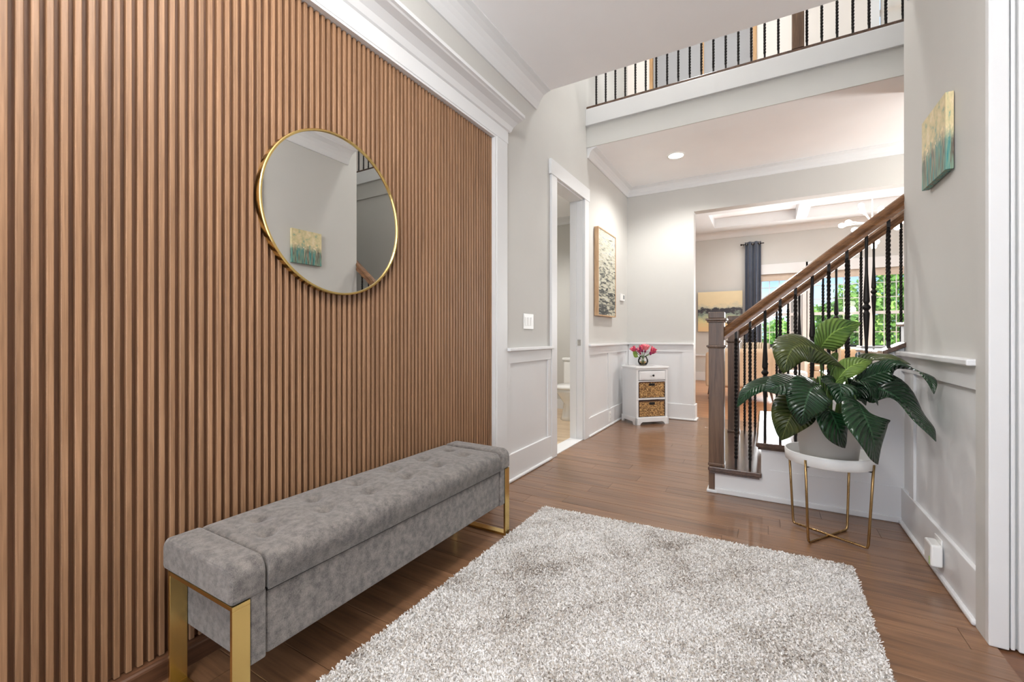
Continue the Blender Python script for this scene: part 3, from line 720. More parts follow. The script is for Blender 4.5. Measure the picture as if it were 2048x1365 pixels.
def leaf(ctrl, hw, nrm, mat, fold=.35, stem=None, peak=.38, ripple=.06, curl=0.0):
    pts = bez([px(*c) for c in ctrl], 22)
    N_ = (RT * nrm[0] + UP * nrm[1] - FW * nrm[2]).normalized()
    m = MB(); vs_ = []; uv = []; cols = 9; ph = random.uniform(0, 6)
    L = sum((pts[i + 1] - pts[i]).length for i in range(len(pts) - 1))
    for i, p in enumerate(pts):
        s = i / (len(pts) - 1)
        t = (pts[min(i + 1, 22)] - pts[max(i - 1, 0)]).normalized()
        w_ = t.cross(N_); w_ = w_.normalized() if w_.length > 1e-4 else RT
        n_ = w_.cross(t).normalized()
        e = math.log(.5) / math.log(peak)
        prof = max(0.0, math.sin(PI * (s ** e))) ** .78 if s < 1 else 0
        prof = prof * (1 - .25 * s ** 6)
        wd = hw * prof * 2.28 / F_PX + .0006
        for j in range(cols):
            c = (j - (cols - 1) / 2) / ((cols - 1) / 2)
            lift = fold * abs(c) * wd * .6 - fold * .5 * wd * c * c + ripple * wd * math.sin(ph + s * 15 + (1.5 if c > 0 else 0)) * c * c + curl * wd * c * c
            vs_.append(p + w_ * (c * wd) + n_ * lift); uv.append((s * L / .28, c))
    fs = [(i * cols + j, i * cols + j + 1, (i + 1) * cols + j + 1, (i + 1) * cols + j) for i in range(22) for j in range(cols - 1)]
    m.add(vs_, fs); m.uv = uv
    o = m.build('leaf', mat, plant, smooth=True, solid=.0012)
    if stem:
        b = pts[0]; f0 = Vector((pc.x + stem[0], pc.y + stem[1], .618)); mid = (b + f0) / 2 + Vector((0, 0, .03)) + (f0 - pc) * .15
        MB().tube(bez([f0, mid, b], 10), [.0052 - .0025 * i / 10 for i in range(11)], 7).build('petiole', M['stem'], o, smooth=True)
    return o
D = 2.28
leaf([(1636, 712, D - .05), (1645, 690, D - .07), (1672, 662, D - .07), (1722, 646, D - .04)], 33, (.5, .42, .7), M['leaf2'], stem=(-.02, -.03), peak=.42, fold=.5)
leaf([(1690, 738, D - .08), (1655, 712, D - .12), (1610, 692, D - .16), (1582, 702, D - .2), (1566, 748, D - .2)], 36, (-.15, .62, .8), M['leaf3'], stem=(-.03, -.02), peak=.62, fold=.3, curl=-.25)
leaf([(1628, 776, D - .08), (1580, 764, D - .12), (1530, 768, D - .16), (1495, 785, D - .18), (1474, 815, D - .18)], 18, (.0, .9, .45), M['leaf'], stem=(-.05, 0), peak=.45)
leaf([(1642, 772, D - .1), (1605, 766, D - .18), (1560, 772, D - .26), (1528, 782, D - .26)], 27, (-.1, .8, .65), M['leaf'], stem=(-.05, -.03), peak=.5)
leaf([(1640, 770, D - .18), (1622, 780, D - .3), (1610, 812, D - .33), (1602, 853, D - .3)], 34, (-.25, .45, .85), M['leaf'], stem=(-.03, -.05), peak=.45, fold=.5)
leaf([(1625, 795, D - .08), (1600, 806, D - .14), (1580, 836, D - .17), (1562, 882, D - .14)], 36, (-.35, .35, .85), M['leaf3'], stem=(-.06, 0), peak=.52)
leaf([(1652, 812, D - .2), (1662, 826, D - .26), (1676, 858, D - .29), (1690, 897, D - .27)], 40, (.15, .35, .9), M['leaf'], stem=(0, -.06), peak=.45, fold=.5)
leaf([(1712, 800, D - .22), (1726, 826, D - .32), (1744, 872, D - .36), (1756, 930, D - .32)], 46, (.2, .4, .9), M['leaf'], stem=(.04, -.06), peak=.45, fold=.45)
leaf([(1700, 776, D - .02), (1752, 776, D - .1), (1800, 800, D - .19), (1842, 846, 1.95), (1872, 884, 1.85)], 38, (.1, .12, .97), M['leaf'], stem=(.06, 0), peak=.42, fold=.4)
leaf([(1712, 764, D - .06), (1755, 748, D - .12), (1800, 738, D - .2), (1842, 746, 1.95), (1862, 764, 1.87), (1868, 789, 1.84)], 21, (0, .4, .9), M['leaf'], stem=(.04, .01), peak=.30, fold=.6)
leaf([(1702, 742, D - .0), (1735, 722, D + .02), (1775, 716, D - .05), (1822, 730, D - .12)], 19, (.1, .7, .7), M['leaf3'], stem=(.03, .03), peak=.45, fold=.6)
leaf([(1664, 776, D - .06), (1690, 742, D - .08), (1714, 728, D - .08), (1744, 722, D - .06)], 19, (-.2, .6, .75), M['leaf2'], stem=(.01, -.02), peak=.5)
leaf([(1668, 752, D + .02), (1664, 735, D + .02), (1668, 718, D + .02), (1676, 706, D + .03)], 15, (.4, .1, .9), M['leaf2'], stem=(.01, .03), peak=.5)
leaf([(1698, 768, D - .12), (1722, 762, D - .18), (1745, 776, D - .22), (1756, 812, D - .22)], 25, (.25, .7, .6), M['leaf'], stem=(.03, -.03), peak=.5)
leaf([(1660, 790, D - .12), (1672, 768, D - .2), (1682, 778, D - .25), (1674, 808, D - .26)], 27, (-.1, .55, .8), M['leaf'], stem=(.0, -.03), peak=.5)
leaf([(1690, 800, D - .05), (1708, 782, D - .04), (1722, 786, D - .05), (1732, 812, D - .06)], 24, (.3, .5, .8), M['leaf'], stem=(.03, 0), peak=.5)
leaf([(1655, 800, D + .04), (1630, 778, D + .07), (1600, 778, D + .10), (1580, 800, D + .11)], 26, (-.2, .6, .75), M['leaf3'], stem=(-.04, .04), peak=.5)
leaf([(1700, 790, D + .03), (1730, 770, D + .05), (1765, 775, D + .06), (1790, 800, D + .06)], 26, (.2, .6, .75), M['leaf3'], stem=(.05, .05), peak=.5)
leaf([(1645, 820, D + .02), (1650, 790, D + .02), (1664, 776, D + .03), (1690, 770, D + .03)], 22, (0, .5, .8), M['leaf'], stem=(-.01, .01), peak=.5)
fs_ = [px(1652, 840, D - .02), px(1650, 780, D - .03), px(1643, 722, D - .05)]
MB().tube(bez(fs_, 12), [.004 - .002 * i / 12 for i in range(13)], 7).build('flower_stalk', M['stem'], plant, smooth=True)

# ------------------------------------------------------------------ paintings
def painting_x(name, label, xw, sg, y0, y1, z0, z1, dep_, art, edge, frame=0):
    r_ = root(name, label, 'painting', (xw, (y0 + y1) / 2, z0))
    lo, hi = sorted((xw + sg * .004, xw + sg * dep_))
    if frame:
        m = MB().box(lo, hi, y0, y0 + frame, z0, z1).box(lo, hi, y1 - frame, y1, z0, z1).box(lo, hi, y0 + frame, y1 - frame, z0, z0 + frame).box(lo, hi, y0 + frame, y1 - frame, z1 - frame, z1)
        m.build('frame', edge, r_); fr_ = frame; dd = dep_ - .006
        lo2, hi2 = sorted((xw + sg * .01, xw + sg * dd))
    else: fr_ = 0; lo2, hi2 = lo, hi
    if not frame:
        box(lo2, hi2, y0, y1, z0, z1).build('stretcher', edge, r_)
        lo2, hi2 = sorted((xw + sg * dep_, xw + sg * (dep_ + .0015)))
    box(lo2, hi2, y0 + fr_, y1 - fr_, z0 + fr_, z1 - fr_).build('canvas', art, r_)
    return r_
ART1 = art_mat('teal')
painting_x('abstract_painting', 'small abstract canvas in cream and teal on the right wall', RX, -1, 2.47, 2.785, 1.745, 2.065, .028, ART1, ART1)
painting_x('framed_painting', 'tall grey sea-like abstract in pale wood frame left of the thermostat', LX, 1, 4.50, 5.13, 1.275, 2.235, .05, art_mat('sea'), M['oakframe'], .012)
pl = root('landscape_painting', 'yellow abstract landscape canvas on the living room wall beside the curtain', 'painting', (-.92, 11.19, 1.16))
box(-1.39, -.455, 11.155, 11.196, 1.16, 2.09).build('stretcher', M['canvas_edge'], pl)
box(-1.39, -.455, 11.153, 11.155, 1.16, 2.09).build('canvas', art_mat('land'), pl)

# ------------------------------------------------------------------ switch, thermostat, outlets, night light
sw_ = root('light_switch', 'white triple rocker light switch plate on the left wall', 'light switch', (LX, 2.99, 1.105))
box(LX, LX + .006, 2.915, 3.075, 1.105, 1.225).build('plate', M['plastic'], sw_, bevel=.003)
for k in range(3):
    yy = 2.947 + k * .047
    MB().prism([(LX + .006, 1.133), (LX + .0075, 1.133), (LX + .0105, 1.197), (LX + .006, 1.197)], 'y', yy - .016, yy + .016).build('rocker', M['plastic'], sw_, bevel=.001)
th = root('thermostat', 'small white thermostat by the hall corner', 'thermostat', (LX, 5.52, 1.5))
box(LX, LX + .025, 5.45, 5.60, 1.50, 1.59).build('body', M['plastic'], th, bevel=.005)
box(LX + .025, LX + .0265, 5.52, 5.585, 1.525, 1.575).build('display', M['screen'], th)
def outlet(name, label, y0, z0):
    o_ = root(name, label, 'outlet', (LX + .018, y0 + .035, z0))
    box(LX + .018, LX + .024, y0, y0 + .07, z0, z0 + .115).build('plate', M['plastic'], o_, bevel=.002)
    for q_ in (.03, .085): box(LX + .024, LX + .0265, y0 + .018, y0 + .052, z0 + q_ - .017, z0 + q_ + .017).build('socket', M['plastic'], o_, bevel=.003)
    for q_ in (.03, .085):
        for dd in (.028, .041): box(LX + .0265, LX + .0268, y0 + dd, y0 + dd + .003, z0 + q_ - .005, z0 + q_ + .006).build('slot', M['black'], o_)
outlet('wall_outlet', 'white wall outlet low on the baseboard left of the cabinet', 4.95, .05)
nlx = RX - .018
nl = root('plug_in_night_light', 'white plug-in night light in the right wall baseboard', 'night light', (nlx, 2.58, .06))
box(nlx - .006, nlx, 2.545, 2.635, .055, .17).build('wall_plate', M['plastic'], nl, bevel=.002)
box(nlx - .046, nlx - .006, 2.515, 2.61, .062, .155).build('body', M['plastic'], nl, bevel=.008, seg=3)
box(nlx - .0475, nlx - .046, 2.53, 2.535, .066, .10).build('indicator', M['leaf2'], nl)

# ------------------------------------------------------------------ corner cabinet with baskets and vase
W_, D_, H_ = .42, .33, .69
cb = root('storage_cabinet', 'small white cabinet set diagonally in the hall corner', 'cabinet', (-1.315, 5.160, 0), PI / 4)
# local: x along the front (0..W), y depth (0..D), z up; front faces -y
b = MB().box(0, .03, 0, D_, .07, .665).box(W_ - .03, W_, 0, D_, .07, .665).box(.03, W_ - .03, D_ - .015, D_, .07, .665)
for z0 in (.07, .295, .50): b.box(.03, W_ - .03, .004, D_ - .015, z0, z0 + .022)
b.box(.03, W_ - .03, 0.002, D_ - .015, .645, .665)
b.build('body', M['white'], cb, local=True, bevel=.002)
MB().box(-.014, W_ + .014, -.014, D_, .665, H_).build('top', M['white'], cb, local=True, bevel=.006)
# shaped plinth
arc = [(.0, 0), (.055, 0), (.065, .022), (.085, .034), (W_ - .085, .034), (W_ - .065, .022), (W_ - .055, 0), (W_, 0)]
MB().prism([(x * (W_ + .024) / W_ - .012, z) for x, z in arc] + [(W_ + .012, .085), (-.012, .085)], 'y', -.012, .012).build('plinth', M['white'], cb, local=True, bevel=.003)
arc2 = [(-.012, 0), (.05, 0), (.07, .034), (D_ - .06, .034), (D_ - .04, 0), (D_, 0), (D_, .085), (-.012, .085)]
MB().prism(arc2, 'x', -.012, .010).build('plinth_side', M['white'], cb, local=True, bevel=.003)
MB().prism(arc2, 'x', W_ - .010, W_ + .012).build('plinth_side', M['white'], cb, local=True, bevel=.003)
dw = MB().box(.036, W_ - .036, -.006, .012, .53, .64).build('drawer', M['white'], cb, local=True, bevel=.003)
MB().box(.052, W_ - .052, -.009, -.005, .545, .625).build('drawer_panel', M['white'], dw, local=True, bevel=.003)
MB().lathe([(.004, 0), (.004, .012), (.012, .018), (.013, .024), (.008, .03), (0, .031)], (W_ / 2, -.008, .585), 16, (0, -1, 0)).build('knob', M['black'], dw, local=True, smooth=True)
def basket(z0, label):
    o_ = root('wicker_basket', label, 'basket', (-1.315, 5.160, 0), PI / 4, 'baskets in the corner cabinet')
    bw0, bw1, h_ = .036, W_ - .036, .19
    MB().box(bw0 + .006, bw1 - .006, .012, D_ - .03, z0, z0 + .012).box(bw0 + .006, bw1 - .006, .014, .02, z0, z0 + h_ - .012).box(bw0 + .006, bw0 + .012, .014, D_ - .03, z0, z0 + h_ - .012).box(bw1 - .012, bw1 - .006, .014, D_ - .03, z0, z0 + h_ - .012).build('lining', M['wickerdark'], o_, local=True)
    wv = MB(); rows = 11
    for r_ in range(rows):
        zz = z0 + .008 + (h_ - .026) * r_ / (rows - 1); pts = []
        n_ = 40
        for k in range(n_ + 1):
            x = bw0 + .004 + (bw1 - bw0 - .008) * k / n_
            pts.append((x, .012 + .0045 * math.sin(k * PI / 2 * 1.0 + (PI if r_ % 2 else 0)), zz + random.uniform(-.003, .003)))
        wv.tube(pts, .0085, 6)
    wv.build('weave', M['wicker'], o_, local=True, smooth=True)
    fr_ = MB()
    for (a0, a1, c0, c1) in ((bw0, bw1, z0 + h_ - .014, z0 + h_), (bw0, bw0 + .009, z0, z0 + h_), (bw1 - .009, bw1, z0, z0 + h_), (bw0, bw1, z0, z0 + .006)): fr_.box(a0, a1, .002, .016, c0, c1)
    fr_.build('rim', M['wickerdark'], o_, local=True, bevel=.002)
    MB().box(W_ / 2 - .037, W_ / 2 + .037, .0, .006, z0 + h_ - .048, z0 + h_ - .018).build('handle_slot', M['black'], o_, local=True, bevel=.002)
    return o_
basket(.319, 'upper wicker basket in the white corner cabinet'); basket(.094, 'lower wicker basket in the white corner cabinet')
vc = Vector((-1.30, 5.42, H_))
vs0 = root('glass_vase', 'small round clear glass vase on the corner cabinet', 'vase', vc)
MB().lathe([(.028, 0), (.046, .012), (.062, .045), (.060, .075), (.044, .105), (.038, .118), (.035, .118), (.041, .104), (.057, .074), (.059, .045), (.043, .015), (0, .008)], vc, 28).build('vessel', M['glass'], vs0, smooth=True)
MB().lathe([(0, .009), (.043, .016), (.0575, .045), (.058, .05), (0, .05)], vc, 28).build('water', M['water'], vs0, smooth=True)
FL = ('leftmost pink bloom in the glass vase on the corner cabinet', 'dark magenta bloom low at the front of the vase bouquet', 'largest pale pink bloom at the middle front of the vase bouquet', 'rightmost pink bloom in the glass vase', 'dark magenta bloom low at the right of the vase bouquet', 'pink bloom at the back of the vase bouquet')
def flower(i, dx, dy, h_, mat, big):
    o_ = root('pink_flower', FL[i], 'flower', vc + Vector((0, 0, .02)), 0, 'pink blooms in the vase')
    hd_ = vc + Vector((dx, dy, h_)); b0 = vc + Vector((-dx * .3, -dy * .3, .02))
    MB().tube(bez([b0, vc + Vector((dx * .15, dy * .15, .10)), hd_], 8), .004, 6).build('stem', M['stem'], o_, smooth=True)
    ax = (hd_ - (vc + Vector((0, 0, .05)))).normalized()
    for k in range(9):
        a = k * 2 * PI / 9; q_ = Vector((0, 0, 1)).rotation_difference(ax)
        dirr = q_ @ Vector((math.cos(a) * .55, math.sin(a) * .55, .85)); tg = dirr.normalized(); sd = tg.cross(ax).normalized()
        m = MB(); L_ = big; vs_ = []; sg_ = [(0, .15), (.35, .85), (.7, .8), (1, .05)]
        for s, w__ in sg_:
            p = hd_ + tg * (s * L_) + ax * (.01 * s * s)
            for c in (-1, 0, 1): vs_.append(p + sd * (c * w__ * L_ * .32) + ax * (.006 * abs(c)))
        m.add(vs_, [(i_ * 3 + j, i_ * 3 + j + 1, i_ * 3 + j + 4, i_ * 3 + j + 3) for i_ in range(3) for j in range(2)])
        m.build('petal', mat if k % 3 else M['petal_pale'], o_, smooth=True, solid=.001)
    MB().lathe([(.010, -.012), (.014, 0), (.008, .012), (0, .015)], hd_, 10, ax).build('flower_head', M['petal_dark'], o_, smooth=True)
for i, (dx, dy, h_, mt, bg) in enumerate([(-.075, -.05, .165, 'petal', .075), (-.02, -.055, .15, 'petal_dark', .07), (.03, -.02, .175, 'petal_pale', .085), (.085, .02, .16, 'petal', .075), (.075, .07, .14, 'petal_dark', .065), (-.02, .05, .175, 'petal', .075)]): flower(i, dx, dy, h_, M[mt], bg)
lf = root('vase_leaf', 'broad green leaf at the left of the vase bouquet', 'leaf', vc + Vector((0, 0, .02)))
m = MB(); vs_ = []
for s, w__ in ((0, .1), (.3, .8), (.6, 1), (.85, .6), (1, .05)):
    p = vc + Vector((-.05 - .055 * s, -.045 - .03 * s, .11 + .055 * s))
    for c in (-1, 0, 1): vs_.append(p + Vector((.25, -.1, .9)).normalized() * (c * w__ * .04))
m.add(vs_, [(i * 3 + j, i * 3 + j + 1, i * 3 + j + 4, i * 3 + j + 3) for i in range(4) for j in range(2)])
m.uv = [(s / 5, 0) for s in range(15)]
m.build('blade', M['leaf2'], lf, smooth=True, solid=.001)
MB().tube([vc + Vector((0, 0, .02)), vc + Vector((-.02, -.02, .08)), vc + Vector((-.05, -.045, .11))], .003, 6).build('stem', M['stem'], lf)

# ------------------------------------------------------------------ toilet and framed mirror in the bathroom
to = root('toilet', 'white toilet glimpsed through the bathroom doorway', 'toilet', (-2.15, 5.22, 0), PI / 2)
def oval(cx, rx, ry, z, n=28):
    return [(cx + rx * math.cos(2 * PI * k / n) * (1 if math.cos(2 * PI * k / n) < 0 else .8), ry * math.sin(2 * PI * k / n), z) for k in range(n)]
def loft(rings):
    m = MB(); n = len(rings[0]); v = [p for r_ in rings for p in r_]
    f = [(i * n + k, i * n + (k + 1) % n, (i + 1) * n + (k + 1) % n, (i + 1) * n + k) for i in range(len(rings) - 1) for k in range(n)]
    f += [tuple(range(n))[::-1], tuple(range((len(rings) - 1) * n, len(rings) * n))]
    return m.add(v, f)
loft([oval(.0, .24, .12, .002), oval(.0, .21, .105, .06), oval(.02, .18, .10, .20), oval(-.01, .22, .13, .27), oval(-.03, .255, .18, .35), oval(-.03, .26, .19, .39)]).build('bowl', M['ceramic'], to, local=True, smooth=True)
loft([oval(-.03, .265, .193, .392), oval(-.03, .272, .198, .40), oval(-.03, .272, .198, .418), oval(-.03, .25, .18, .432)]).build('seat_lid', M['ceramic'], to, local=True, smooth=True)
MB().box(.20, .38, -.21, .21, .36, .72).build('tank', M['ceramic'], to, local=True, bevel=.02, seg=3)
MB().box(.185, .39, -.225, .225, .722, .76).build('tank_lid', M['ceramic'], to, local=True, bevel=.012, seg=3)
MB().tube([(.20, -.17, .655), (.175, -.17, .655), (.168, -.15, .65), (.165, -.10, .645)], .009, 8).build('flush_lever', M['chrome'], to, local=True, smooth=True)
fm = root('framed_mirror', 'thin black framed picture on the bathroom back wall', 'picture', (-2.05, 5.79, 1.09))
MB().box(-2.40, -2.37, 5.765, 5.799, 1.09, 2.44).box(-1.80, -1.77, 5.765, 5.799, 1.09, 2.44).box(-2.37, -1.80, 5.765, 5.799, 1.09, 1.12).box(-2.37, -1.80, 5.765, 5.799, 2.41, 2.44).build('frame', M['black'], fm)
box(-2.37, -1.80, 5.785, 5.798, 1.12, 2.41).build('picture_sheet', M['upwall'], fm)

# ------------------------------------------------------------------ living room
LYF = 11.2; LZ = 3.45
WIN = [(-.11, .68), (.84, 1.68), (1.86, 2.66)]; WZ0, WZ1 = .75, 2.42
w = MB(); xs_ = [-3.2] + [v for p in WIN for v in p] + [5.3]
for i in range(0, len(xs_), 2): w.box(xs_[i], xs_[i + 1], LYF, LYF + .15, 0, 3.8)
for a, b_ in WIN: w.box(a, b_, LYF, LYF + .15, 0, WZ0).box(a, b_, LYF, LYF + .15, WZ1, 3.8)
w.box(-3.32, -3.2, BY, 11.4, 0, 3.8)
w.box(-3.2, LX - .12, BY + .02, BY + .15, 0, 3.8).box(LX - .12, 5.3, BY + .02, BY + .15, Z1, 3.8)
struct(w.build('wall_living', M['wall']), 'greige living room walls around three windows', 'wall')
struct(box(-3.2, 5.2, LYF - .018, LYF, 0, .2).build('baseboard_living', M['white'], bevel=.004), 'white living room baseboard', 'baseboard')
struct(box(-3.2, 5.2, LYF - .03, LYF, .58, .615).build('trim_18', M['white'], bevel=.004))
struct(MB().prism([(LYF - a, LZ + b_) for a, b_ in crown(.13, .13)], 'x', -3.2, 5.2).build('trim_19', M['white']), 'white crown moulding on the living room wall', 'crown moulding')
struct(box(-3.3, 5.3, BY + .15, LYF, 3.66, 3.8).build('ceiling_living', M['ceil']), 'living room ceiling above the coffer beams', 'ceiling')
cx_ = [-3.2, -.98, .53, .72, 2.24, 2.43, 3.95, 5.2]; cy_ = [BY + .15, 6.3, 7.7, 7.95, 9.2, 9.42, 10.62, LYF]
bm_ = MB()
for i in range(0, 8, 2): bm_.box(cx_[i], cx_[i + 1], BY + .15, LYF, LZ, 3.66)
for i in range(0, 8, 2):
    for j in range(0, 6, 2): bm_.box(cx_[j + 1], cx_[j + 2], cy_[i], cy_[i + 1], LZ, 3.66)
struct(bm_.build('trim_20', M['white']), 'white coffered ceiling beams in the living room', 'coffer beams')
for k, (a, b_) in enumerate(WIN):
    wr = struct(MB().box(a - .09, a, LYF - .025, LYF + .04, WZ0 - .05, WZ1 + .12).box(b_, b_ + .09, LYF - .025, LYF + .04, WZ0 - .05, WZ1 + .12).box(a - .1, b_ + .1, LYF - .03, LYF + .04, WZ1, WZ1 + .22).build('window_%d' % (3 + k), M['white'], bevel=.003),
                ('left living room window beside the navy curtain', 'middle living room window', 'right living room window')[k], 'window')
    MB().box(a - .12, b_ + .12, LYF - .07, LYF + .04, WZ0 - .035, WZ0).build('window_sill', M['white'], wr, bevel=.004)
    xm = (b_ - .24) if k != 1 else b_
    parts = [(a, xm, 3)] + ([(xm, b_, 1)] if k != 1 else [])
    for (p0, p1, nc) in parts:
        f_ = MB().box(p0, p0 + .035, LYF + .05, LYF + .09, WZ0, WZ1).box(p1 - .035, p1, LYF + .05, LYF + .09, WZ0, WZ1).box(p0, p1, LYF + .05, LYF + .09, WZ0, WZ0 + .05).box(p0, p1, LYF + .05, LYF + .09, WZ1 - .05, WZ1).box(p0, p1, LYF + .045, LYF + .095, 1.50, 1.56)
        fo = f_.build('sash', M['white'], wr)
        for c in range(1, nc):
            xx = p0 + (p1 - p0) * c / nc; MB().box(xx - .007, xx + .007, LYF + .06, LYF + .08, WZ0, WZ1).build('muntin', M['white'], fo)
        for zz in (1.14, 1.84, 2.13): MB().box(p0, p1, LYF + .061, LYF + .079, zz - .008, zz + .008).build('muntin', M['white'], fo)
        box(p0 + .03, p1 - .03, LYF + .069, LYF + .071, WZ0, WZ1).build('pane', M['glass'] if nc == 3 else M['screen'], fo)
    o_ = root('roman_shade', ('woven shade raised above the left living room window', 'woven shade raised above the middle living room window', 'woven shade raised above the right living room window')[k], 'window shade', ((a + b_) / 2, LYF + .02, 2.27))
    for q_ in range(3): MB().box(a + .012, b_ - .012, LYF + .0 + .008 * q_, LYF + .012 + .008 * q_, 2.27 + .045 * q_, 2.33 + .045 * q_).build('fold', M['shade'], o_, bevel=.004)
# curtain with grommets on a rod
cu = root('curtain', 'dark navy grommet curtain hanging left of the living room window', 'curtain', (-.25, 11.1, .3))
prof = []; n_ = 60
for k in range(n_ + 1): prof.append((-.40 + .31 * k / n_, 11.08 + .045 * math.sin(k / n_ * 2 * PI * 2.5)))
m = MB(); vs_ = []
for z in (.12, 1.2, 2.4, 3.16):
    for x, y_ in prof: vs_.append((x + (.0 if z > 1 else 0), y_, z))
m.add(vs_, [(i * (n_ + 1) + k, i * (n_ + 1) + k + 1, (i + 1) * (n_ + 1) + k + 1, (i + 1) * (n_ + 1) + k) for i in range(3) for k in range(n_)])
m.build('drape', M['navy'], cu, smooth=True, solid=.004)
for k in range(5):
    MB().lathe([(.022, -.004), (.032, -.004), (.032, .004), (.022, .004), (.022, -.004)], (-.37 + .062 * k, 11.08, 3.11), 14, (1, 0, 0), cap=False).build('grommet', M['chrome'], cu)
rd = root('curtain_rod', 'short dark curtain rod above the navy curtain', 'curtain rod', (-.25, 11.1, 3.1))
MB().tube([(-.46, 11.08, 3.11), (-.03, 11.08, 3.11)], .011, 10).build('rod', M['iron'], rd)
MB().lathe([(.011, 0), (.022, .012), (.018, .03), (0, .036)], (-.46, 11.08, 3.11), 12, (-1, 0, 0)).build('finial', M['iron'], rd)
MB().box(-.44, -.425, 11.08, 11.198, 3.10, 3.12).build('bracket', M['iron'], rd)
# sputnik chandelier
ch = Vector((1.42, 8.6, 2.80))
cd = root('sputnik_chandelier', 'white sputnik chandelier with glowing bulbs in the living room', 'chandelier', (ch.x, ch.y, 2.3))
MB().tube([ch, (ch.x, ch.y, 3.64)], .010, 10).build('rod', M['plastic'], cd)
MB().lathe([(.0, 3.60), (.06, 3.61), (.065, 3.655), (0, 3.66)], (ch.x, ch.y, 0), 20).build('canopy', M['plastic'], cd)
MB().lathe([(0, -.05), (.035, -.035), (.05, 0), (.035, .035), (0, .05)], ch, 20).build('hub', M['plastic'], cd, smooth=True)
tg_ = [(1.02, 2.783), (1.147, 2.916), (1.234, 3.03), (1.327, 3.086), (1.259, 2.526), (1.531, 2.542), (1.678, 2.632), (1.73, 2.995), (1.42, 2.40), (1.80, 2.80), (1.15, 2.66), (1.58, 3.08)]
for i, (tx, tz) in enumerate(tg_):
    dv = Vector((tx - ch.x, 0, tz - ch.z)); dy = math.sqrt(max(0, .42 ** 2 - dv.length ** 2)) * (1 if i % 2 else -1); dv.y = dy; dv = dv.normalized() * .40
    if i in (0,): dv = dv.normalized() * .42
    a_ = MB().tube([ch, ch + dv * .72], .0065, 8).tube([ch + dv * .68, ch + dv * .80], .015, 10).build('arm', M['plastic'], cd)
    MB().lathe([(.012, 0), (.018, .02), (.036, .06), (.038, .085), (.026, .112), (0, .122)], ch + dv * .80, 14, dv.normalized()).build('bulb', M['bulb_on'], a_, smooth=True)
lamp('chandelier_glow', 'POINT', ch, 12, color=(1, .96, .91), radius=.25, parent=cd)
# recessed lights
def downlight(label, x, y_, z, e, r_=.075):
    o_ = root('recessed_light', label, 'ceiling light', (x, y_, z - .008))
    MB().lathe([(r_ + .018, -.001), (r_ + .016, -.008), (r_, -.006), (r_ - .002, -.001)], (x, y_, z), 32, cap=False).build('trim_ring', M['plastic'], o_, smooth=True)
    MB().lathe([(0, -.004), (r_, -.004)], (x, y_, z), 32, cap=False).build('lens', M['lamp_on'], o_)
    if e: lamp('downlight', 'SPOT', (x, y_, z - .02), e, radius=.07, spot=math.radians(150), color=(1, .975, .94), parent=o_)
    return o_
downlight('lit recessed ceiling light in the back hall', -.835, 4.94, Z1, 70)
downlight('lit recessed light in the living room coffer', -.32, 9.9, 3.66, 40)
for i, (x, y_) in enumerate(((-.5, -.5), (-.5, .62))):  # unseen globe lamps added to brighten the entry ceiling and walls
    gl = root('fill_ceiling_lamp', ('added fill lamp out of view, nearest the front door', 'added fill lamp out of view, above the rug')[i], 'ceiling light', (x, y_, Z1 - .32))
    MB().lathe([(.05, -.001), (.055, -.03), (.02, -.035), (.012, -.09)], (x, y_, Z1), 24).build('canopy', M['brass'], gl, smooth=True)
    MB().lathe([(0, -.31), (.10, -.29), (.15, -.22), (.155, -.18), (.13, -.12), (.02, -.09)], (x, y_, Z1), 28, cap=False).build('glass_shade', M['bulb_on'], gl, smooth=True)
    lamp('ceiling_fill_glow', 'POINT', (x, y_, Z1 - .40), 27, color=(1, .99, .978), radius=.16, parent=gl)
downlight('added unseen recessed light brightening the bathroom', -2.5, 4.4, 2.75, 80)  # lamp added out of view to brighten the bathroom
hl = root('hall_fill_pendant', 'added unseen pendant lighting the hall ceiling from the side hall', 'pendant light', (2.3, 5.2, Z1 - 1.05))  # out-of-sight pendant added so light reaches the hall ceiling
MB().lathe([(.05, -.001), (.055, -.03), (.02, -.035), (.006, -.05), (.006, -.82)], (2.3, 5.2, Z1), 24).build('canopy', M['brass'], hl, smooth=True)
MB().lathe([(0, -.31), (.10, -.29), (.15, -.22), (.155, -.18), (.13, -.12), (.02, -.09)], (2.3, 5.2, Z1 - .73), 28, cap=False).build('glass_shade', M['bulb_on'], hl, smooth=True)
lamp('hall_fill_glow', 'POINT', (2.3, 5.2, Z1 - 1.12), 75, color=(1, .99, .978), radius=.16, parent=hl)
# stair void pendant, out of view above the entry ceiling
pd = root('pendant_lantern', 'white globe pendant hanging high in the stair void', 'pendant light', (-.7, 3.95, 4.75))
MB().lathe([(0, 5.05), (.10, 5.06), (.14, 5.09), (.14, 5.11), (.10, 5.13), (.04, 5.15)], (-.7, 3.95, 0), 28).build('globe', M['bulb_on'], pd, smooth=True)
MB().tube([(-.7, 3.95, 5.15), (-.7, 3.95, 5.99)], .008, 8).build('cord', M['iron'], pd)
lamp('pendant_glow', 'POINT', (-.7, 3.95, 4.95), 58, color=(1, .99, .978), radius=.2, parent=pd)

